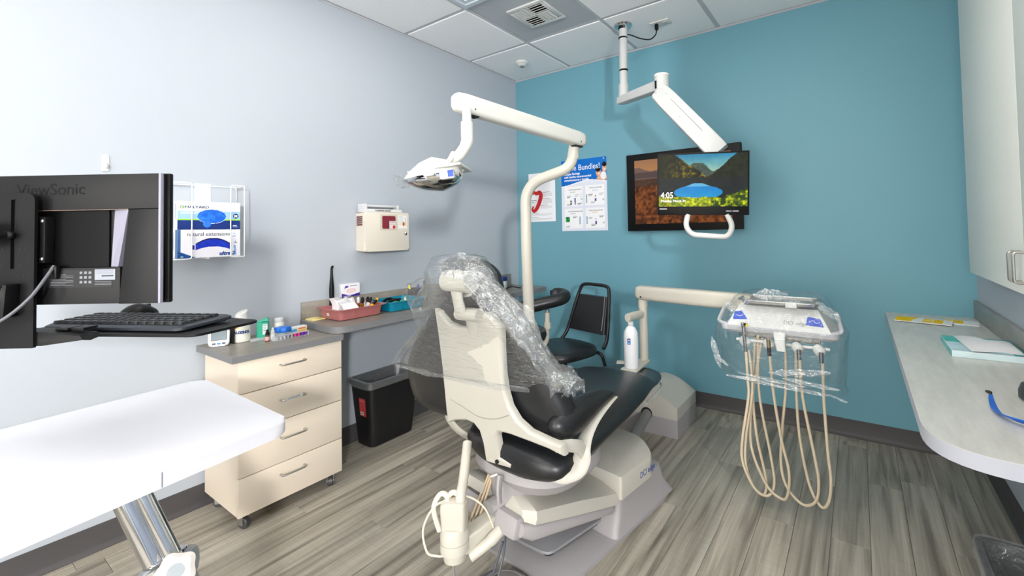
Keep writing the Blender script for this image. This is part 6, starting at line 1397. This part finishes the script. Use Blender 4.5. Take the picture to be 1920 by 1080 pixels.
vial(0.185, -1.622, 0.095, 60, 25, M_whiteplastic, M_black, 'white vial with a black cap leaning in the rose tray')
vial(0.218, -1.628, 0.090, 80, 42, M_orange, M_black, 'orange-yellow capped tube lying at the front of the rose tray')
vial(0.205, -1.598, 0.092, 100, 40, M_orange, M_orange, 'orange-yellow tube at the far end of the rose tray')
vial(0.120, -1.600, 0.090, 95, 35, M_whiteplastic, M_whiteplastic, 'long white tube slanting at the back of the rose tray', rad=0.007)
vial(0.160, -1.588, 0.090, 140, 30, M_black, M_black, 'black tube lying at the far end of the rose tray')
# contents of the teal tray
for x, y, a_, lab in ((0.11, -1.428, 95, 'black hinged instrument at the near end of the teal tray'), (0.165, -1.425, 70, 'black hinged instrument in the middle of the teal tray')):
    t = thing('clamp_instrument', (x, y, LZ+0.01), lab, 'instrument')
    M_ = T(x, y, LZ+0.018) @ RZ(a_)
    MB().tube(cr([M_ @ V3(-0.045, 0.0, 0.0), M_ @ V3(-0.015, 0.006, 0.03), M_ @ V3(0.02, 0.0, 0.042), M_ @ V3(0.05, -0.004, 0.034)], 5), 0.007, 10).build('jaw', M_black, t)
    MB().tube(cr([M_ @ V3(-0.045, 0.015, 0.0), M_ @ V3(-0.015, 0.01, 0.02), M_ @ V3(0.02, 0.012, 0.036), M_ @ V3(0.05, 0.02, 0.028)], 5), 0.006, 10).build('jaw', M_black, t)
o = MB().loft([[(a, b_, 0.006*mnoise.noise(Vector((a*60, b_*60, q_)))+0.007+q_*0.030) for a, b_ in rrect(0.11-0.02*q_, 0.10-0.01*q_, 0.02, 5)] for q_ in range(2)], M=T(0.165, -1.37, LZ+0.004) @ RZ(10)).build('cloth_pack', mat('mint_pack', (70, 186, 164), 0.5, var=0.1), None, 60)
tag(o, 'mint-green packet lying in the teal tray', 'packet')
o = MB().lathe([(0.0, 0.0), (0.012, 0.0), (0.013, 0.02), (0.006, 0.040), (0.003, 0.050), (0.0, 0.050)], 14, T(0.12, -1.295, LZ+0.008)).build('cream_tip', mat('cream_tip', (232, 222, 180), 0.5)); tag(o, 'small cream cone-shaped tip at the far end of the teal tray', 'tip')
o = MB().lathe([(0.0, 0.0), (0.010, 0.0), (0.012, 0.03), (0.005, 0.042), (0.0, 0.043)], 14, T(0.09, -1.315, LZ+0.008)).build('rubber_stopper', M_black); tag(o, 'small dark stopper beside the cream tip in the teal tray', 'stopper')
# sticky notes
t = thing('sticky_notes', (0.06, -1.825, LZ), 'pale yellow sticky note pad at the near end of the left counter', 'note pad')
NMx = T(0.062, -1.832, LZ+0.0004) @ RZ(6)
MB().box(-0.036, 0.036, -0.036, 0.036, 0.0, 0.007, M=NMx).build('pad', mat('note_yellow', (238, 224, 150), 0.6), t)
MB().grid(lambda i, j: (-0.036+0.072*i, -0.036+0.072*j, 0.0072+0.006*max(0, i-0.5)**2*4*j), 8, 8, NMx).build('top_sheet', mat('note_yellow2', (244, 230, 160), 0.6), t)
# curing light handpiece standing behind the tray
t = thing('curing_light', (0.042, -1.727, LZ), 'slim black curing light standing behind the rose tray', 'dental tool')
CM = T(0.034, -1.727, LZ+0.0004)
MB().lathe([(0.0, 0.0), (0.012, 0.0), (0.013, 0.02), (0.0125, 0.10), (0.0135, 0.125), (0.013, 0.16), (0.010, 0.195), (0.0075, 0.225), (0.006, 0.262), (0.0062, 0.272)], 20, CM).build('handle', M_black, t)
MB().tube([CM @ V3(0, 0, 0.268), CM @ V3(0.003, 0.002, 0.280), CM @ V3(0.008, 0.003, 0.284)], [0.0062, 0.007, 0.006], 12).build('tip', M_black, t)
MB().box(0.012, 0.0146, -0.003, 0.003, 0.175, 0.205, 0.001, CM @ RZ(-120)).build('button', M_steel, t)
# small glove box on the back splash ledge
t = thing('small_glove_box', (0.02, -1.61, LZ+0.096), 'small white and purple glove box against the wall behind the trays', 'box')
MB().box(0.0012, 0.034, -1.668, -1.555, LZ+0.0962, LZ+0.172, 0.001).build('carton', M_card, t)
def pbx(u_, v_):
    k = Ink(u_, v_, (240, 234, 238)); k.put(v_ < 0.12+0.5*(np.clip(0.35-u_, 0, 1))**1.0+0.28*np.clip(u_-0.6, 0, 1), (60, 30, 140)); k.put(((u_-0.52)/0.26)**2+((v_-0.46)/0.16)**2 < 1, (228, 190, 190)); k.put(((u_-0.52)/0.20)**2+((v_-0.45)/0.10)**2 < 1, (240, 214, 210)); k.ell(0.27, 0.78, 0.10, 0.09, (70, 50, 150)); k.ell(0.20, 0.70, 0.06, 0.04, (90, 70, 160)); k.rect(0.45, 0.85, 0.80, 0.86, (150, 140, 170)); k.rect(0.1, 0.5, 0.03, 0.07, (200, 190, 230)); return k.out()
paint('front_print', 0.113, 0.0755, 46, 32, pbx, frame((0.0346, -1.668, LZ+0.0965), (0, 1, 0), (0, 0, 1)), MATS['carton_print'], t)
# pen cup
t = thing('pen_cup', (0.075, -1.19, LZ), 'black mesh pen cup holding pens on the left counter', 'pen cup')
MB().lathe([(0.0, 0.0), (0.038, 0.0), (0.040, 0.002), (0.042, 0.092), (0.043, 0.096), (0.041, 0.096), (0.038, 0.004)], 28, T(0.075, -1.19, LZ+0.0004)).build('cup', mat('mesh_black', (36, 36, 38), 0.5, var=0.2, scale=300), t)
for dx, dy, c_, lab in ((-0.012, -0.016, (240, 214, 20), 'yellow pen standing in the black cup'), (0.008, 0.014, (24, 62, 170), 'blue pen standing in the black cup')):
    o = MB().tube([(0.075+dx*0.4, -1.19+dy*0.4, LZ+0.006), (0.075+dx*1.6, -1.19+dy*1.6, LZ+0.112), (0.075+dx*1.65, -1.19+dy*1.65, LZ+0.122)], [0.006, 0.0075, 0.004], 10).build('pen', mat('pen_'+lab[:4], c_, 0.4)); tag(o, lab, 'pen')
# far end of the left counter
t = thing('wipes_canister', (0.09, -0.33, LZ), 'white canister with a dark blue lid at the far end of the left counter', 'canister')
MB().lathe([(0.0, 0), (0.040, 0), (0.042, 0.003), (0.042, 0.060)], 26, T(0.092, -0.33, LZ+0.0004)).build('canister_body', M_card, t)
MB().lathe([(0.043, 0.058), (0.044, 0.060), (0.044, 0.084), (0.038, 0.090), (0.0, 0.091)], 26, T(0.092, -0.33, LZ+0.0004)).build('canister_lid', mat('lid_navy', (26, 40, 130), 0.4), t)
o = MB().tube(cr([(0.19, -0.39, LZ+0.006), (0.22, -0.36, LZ+0.02), (0.25, -0.33, LZ+0.012), (0.27, -0.30, LZ+0.006)], 5), [0.004, 0.006]*8, 10).build('bulb_tool', M_black); tag(o, 'small black tool lying at the far end of the left counter', 'tool')
o = MB().lathe([(0.0, 0), (0.010, 0), (0.010, 0.034), (0.006, 0.038), (0.0, 0.038)], 14, T(0.165, -0.40, LZ+0.0004)).build('green_bottle', mat('bottle_green', (30, 120, 96), 0.3)); tag(o, 'tiny green bottle at the far end of the left counter', 'bottle')

# ================================================================== THINGS ON THE RIGHT COUNTER
def leaf(name, pts, z, h_, fn, lab):
    t = thing(name, (*pts[0], z), lab, 'brochure')
    o_, px_, py_ = Vector((*pts[0], 0)), Vector((*pts[1], 0)), Vector((*pts[2], 0))
    w_, d_ = (px_-o_).length, (py_-o_).length
    M_ = frame((o_.x, o_.y, z), px_-o_, py_-o_)
    MB().box(0, w_, 0, d_, 0.0, h_, M=M_).build('pages', M_card, t)
    paint('cover_print', w_-0.001, d_-0.001, 60, 30, fn, M_ @ T(0.0005, 0.0005, h_+0.0004), MATS['paper_print'], t)
YEL = (246, 202, 0)
def br1(u_, v_):
    k = Ink(u_, v_, (238, 238, 236)); k.put(u_ < 0.30+0.10*v_**2, YEL); k.rect(0.50, 0.66, 0.12, 0.55, YEL); k.rect(0.50, 0.66, 0.62, 0.92, YEL); k.rect(0.68, 0.84, 0.08, 0.92, YEL)
    k.rect(0.12, 0.24, 0.45, 0.52, (200, 170, 20)); k.rect(0.74, 0.78, 0.5, 0.7, (210, 180, 20)); k.rect(0.88, 0.96, 0.6, 0.66, (190, 192, 196)); k.rect(0.89, 0.93, 0.4, 0.44, (190, 192, 196)); return k.out()
def br2(u_, v_):
    k = Ink(u_, v_, (238, 238, 236)); k.rect(0.0, 0.16, 0.15, 1.0, YEL); k.rect(0.20, 0.52, 0.15, 0.95, YEL); k.rect(0.33, 0.40, 0.5, 0.7, (210, 180, 20)); k.rect(0.66, 0.76, 0.6, 0.66, (190, 192, 196)); return k.out()
leaf('brochure', [(2.925, -0.235), (3.045, -0.252), (2.94, -0.125)], CZ+0.0004, 0.003, br2, 'yellow and white brochure lying partly under another near the teal wall')
leaf('brochure', [(2.715, -0.278), (2.935, -0.318), (2.738, -0.150)], CZ+0.0040, 0.003, br1, 'long yellow and white folded brochure on the right counter')
t = thing('tissue_box', (2.95, -0.80, CZ), 'teal and white tissue box with a tissue pulled out on the right counter', 'tissue box')
MB().box(2.852, 3.06, -0.935, -0.665, CZ+0.0004, CZ+0.024, 0.001).build('carton', M_card, t)
def tis(u_, v_):
    n = fbm(u_, v_, 5, 21, 4, 1.0); k = Ink(u_, v_, (196, 226, 232)); k.put(v_ > 0.55, [40+70*n, 160+50*n, 150+50*n]); k.put((v_ <= 0.55), [150+90*n, 205+40*n, 215+35*n]); k.put(u_ > 0.82, [20+40*n, 140+40*n, 140+40*n]); return k.out()
paint('top_print', 0.206, 0.268, 50, 60, tis, T(2.853, -0.934, CZ+0.0248), MATS['carton_print'], t)
paint('side_print', 0.206, 0.022, 50, 8, lambda u_, v_: [200+30*fbm(u_, v_, 6, 3), 226+20*fbm(u_, v_, 6, 3), 234+12*fbm(u_, v_, 6, 3)], frame((2.853, -0.9356, CZ+0.001), (1, 0, 0), (0, 0, 1)), MATS['carton_print'], t)
paint('side_print', 0.268, 0.022, 40, 8, lambda u_, v_: [60+120*fbm(u_, v_, 5, 4), 170+50*fbm(u_, v_, 5, 4), 170+50*fbm(u_, v_, 5, 4)], frame((2.8514, -0.666, CZ+0.001), (0, -1, 0), (0, 0, 1)), MATS['carton_print'], t)
tp = [Vector(p) for p in ((2.890, -0.668), (2.905, -0.955), (3.00, -0.900), (3.055, -0.915), (3.052, -0.72), (2.99, -0.735), (2.945, -0.690))]
cen_ = sum(tp, Vector((0, 0)))/len(tp)
b = MB()
b.loft([[(p.x, p.y, CZ+0.0265+0.004*math.sin(i*1.7)) for i, p in enumerate(tp)], [(cen_.x+(p.x-cen_.x)*0.75, cen_.y+(p.y-cen_.y)*0.75, CZ+0.036+0.004*math.sin(i*2.3)) for i, p in enumerate(tp)], [(cen_.x+(p.x-cen_.x)*0.3, cen_.y+(p.y-cen_.y)*0.3, CZ+0.042) for i, p in enumerate(tp)]])
b.build('tissue', M_paper, t, 60)
t = thing('blue_strap', (2.88, -1.48, CZ), 'blue strap with a small metal clip lying on the right counter', 'strap')
sp = cr([(2.877, -1.372, CZ+0.003), (2.869, -1.42, CZ+0.003), (2.861, -1.50, CZ+0.004), (2.862, -1.55, CZ+0.008), (2.880, -1.592, CZ+0.012), (2.92, -1.612, CZ+0.012), (2.99, -1.62, CZ+0.010)], 6)
b = MB(); rg = []
for i, p in enumerate(sp):
    d_ = (sp[min(i+1, len(sp)-1)]-sp[max(i-1, 0)]).normalized(); s_ = i/(len(sp)-1); w_ = 0.0036+0.0085*min(1, s_*1.5)
    sd_ = (d_.cross(V3(0, 0, 1)).normalized()*(1-0.35*s_)+V3(0, 0, 1)*0.75*s_).normalized()*w_; n_ = d_.cross(sd_).normalized()*0.0008
    rg.append([p-sd_-n_, p+sd_-n_, p+sd_+n_, p-sd_+n_])
b.loft(rg).build('strap_band', mat('strap_blue', (0, 104, 214), 0.45), t)
MB().box(-0.005, 0.005, -0.007, 0.007, 0.0, 0.006, 0.001, T(2.876, -1.352, CZ+0.001) @ RZ(20)).cyl((2.876, -1.358, CZ+0.004), (2.877, -1.372, CZ+0.004), 0.003, n=10).build('clip', mat('clip_bronze', (96, 80, 66), 0.35, 0.9), t)
t = thing('dark_canister', (2.970, -1.37, CZ), 'dark grey-green rounded container at the right picture edge', 'container')
MB().lathe([(0.0, 0), (0.030, 0), (0.036, 0.006), (0.036, 0.026), (0.030, 0.044), (0.018, 0.052), (0.0, 0.053)], 28, T(2.970, -1.37, CZ+0.0004)).build('body', mat('dark_green_grey', (54, 62, 60), 0.35), t)
MB().lathe([(0.015, 0.050), (0.015, 0.062), (0.0, 0.064)], 20, T(2.970, -1.37, CZ+0.0004)).build('cap', M_black, t)

# alike things carry one group phrase
for nm, ph in (('vial', 'vials and tubes in the rose tray'), ('paper_bundle', 'paper bundles in the rose tray'), ('waste_bin', 'lined waste bins under the counters'), ('glove_box', 'glove boxes in the wire rack'), ('floor_cable', 'cables on the floor behind the dental chair'), ('brochure', 'brochures on the right counter'), ('ceiling_light', 'recessed ceiling light panels'), ('clamp_instrument', 'black instruments in the teal tray'), ('dropper_bottle', 'dropper bottles on the drawer cabinet'), ('pen', 'pens in the black cup')):
    for o in list(bpy.data.objects):
        if o.parent is None and o.name.split('.')[0] == nm: o['group'] = ph
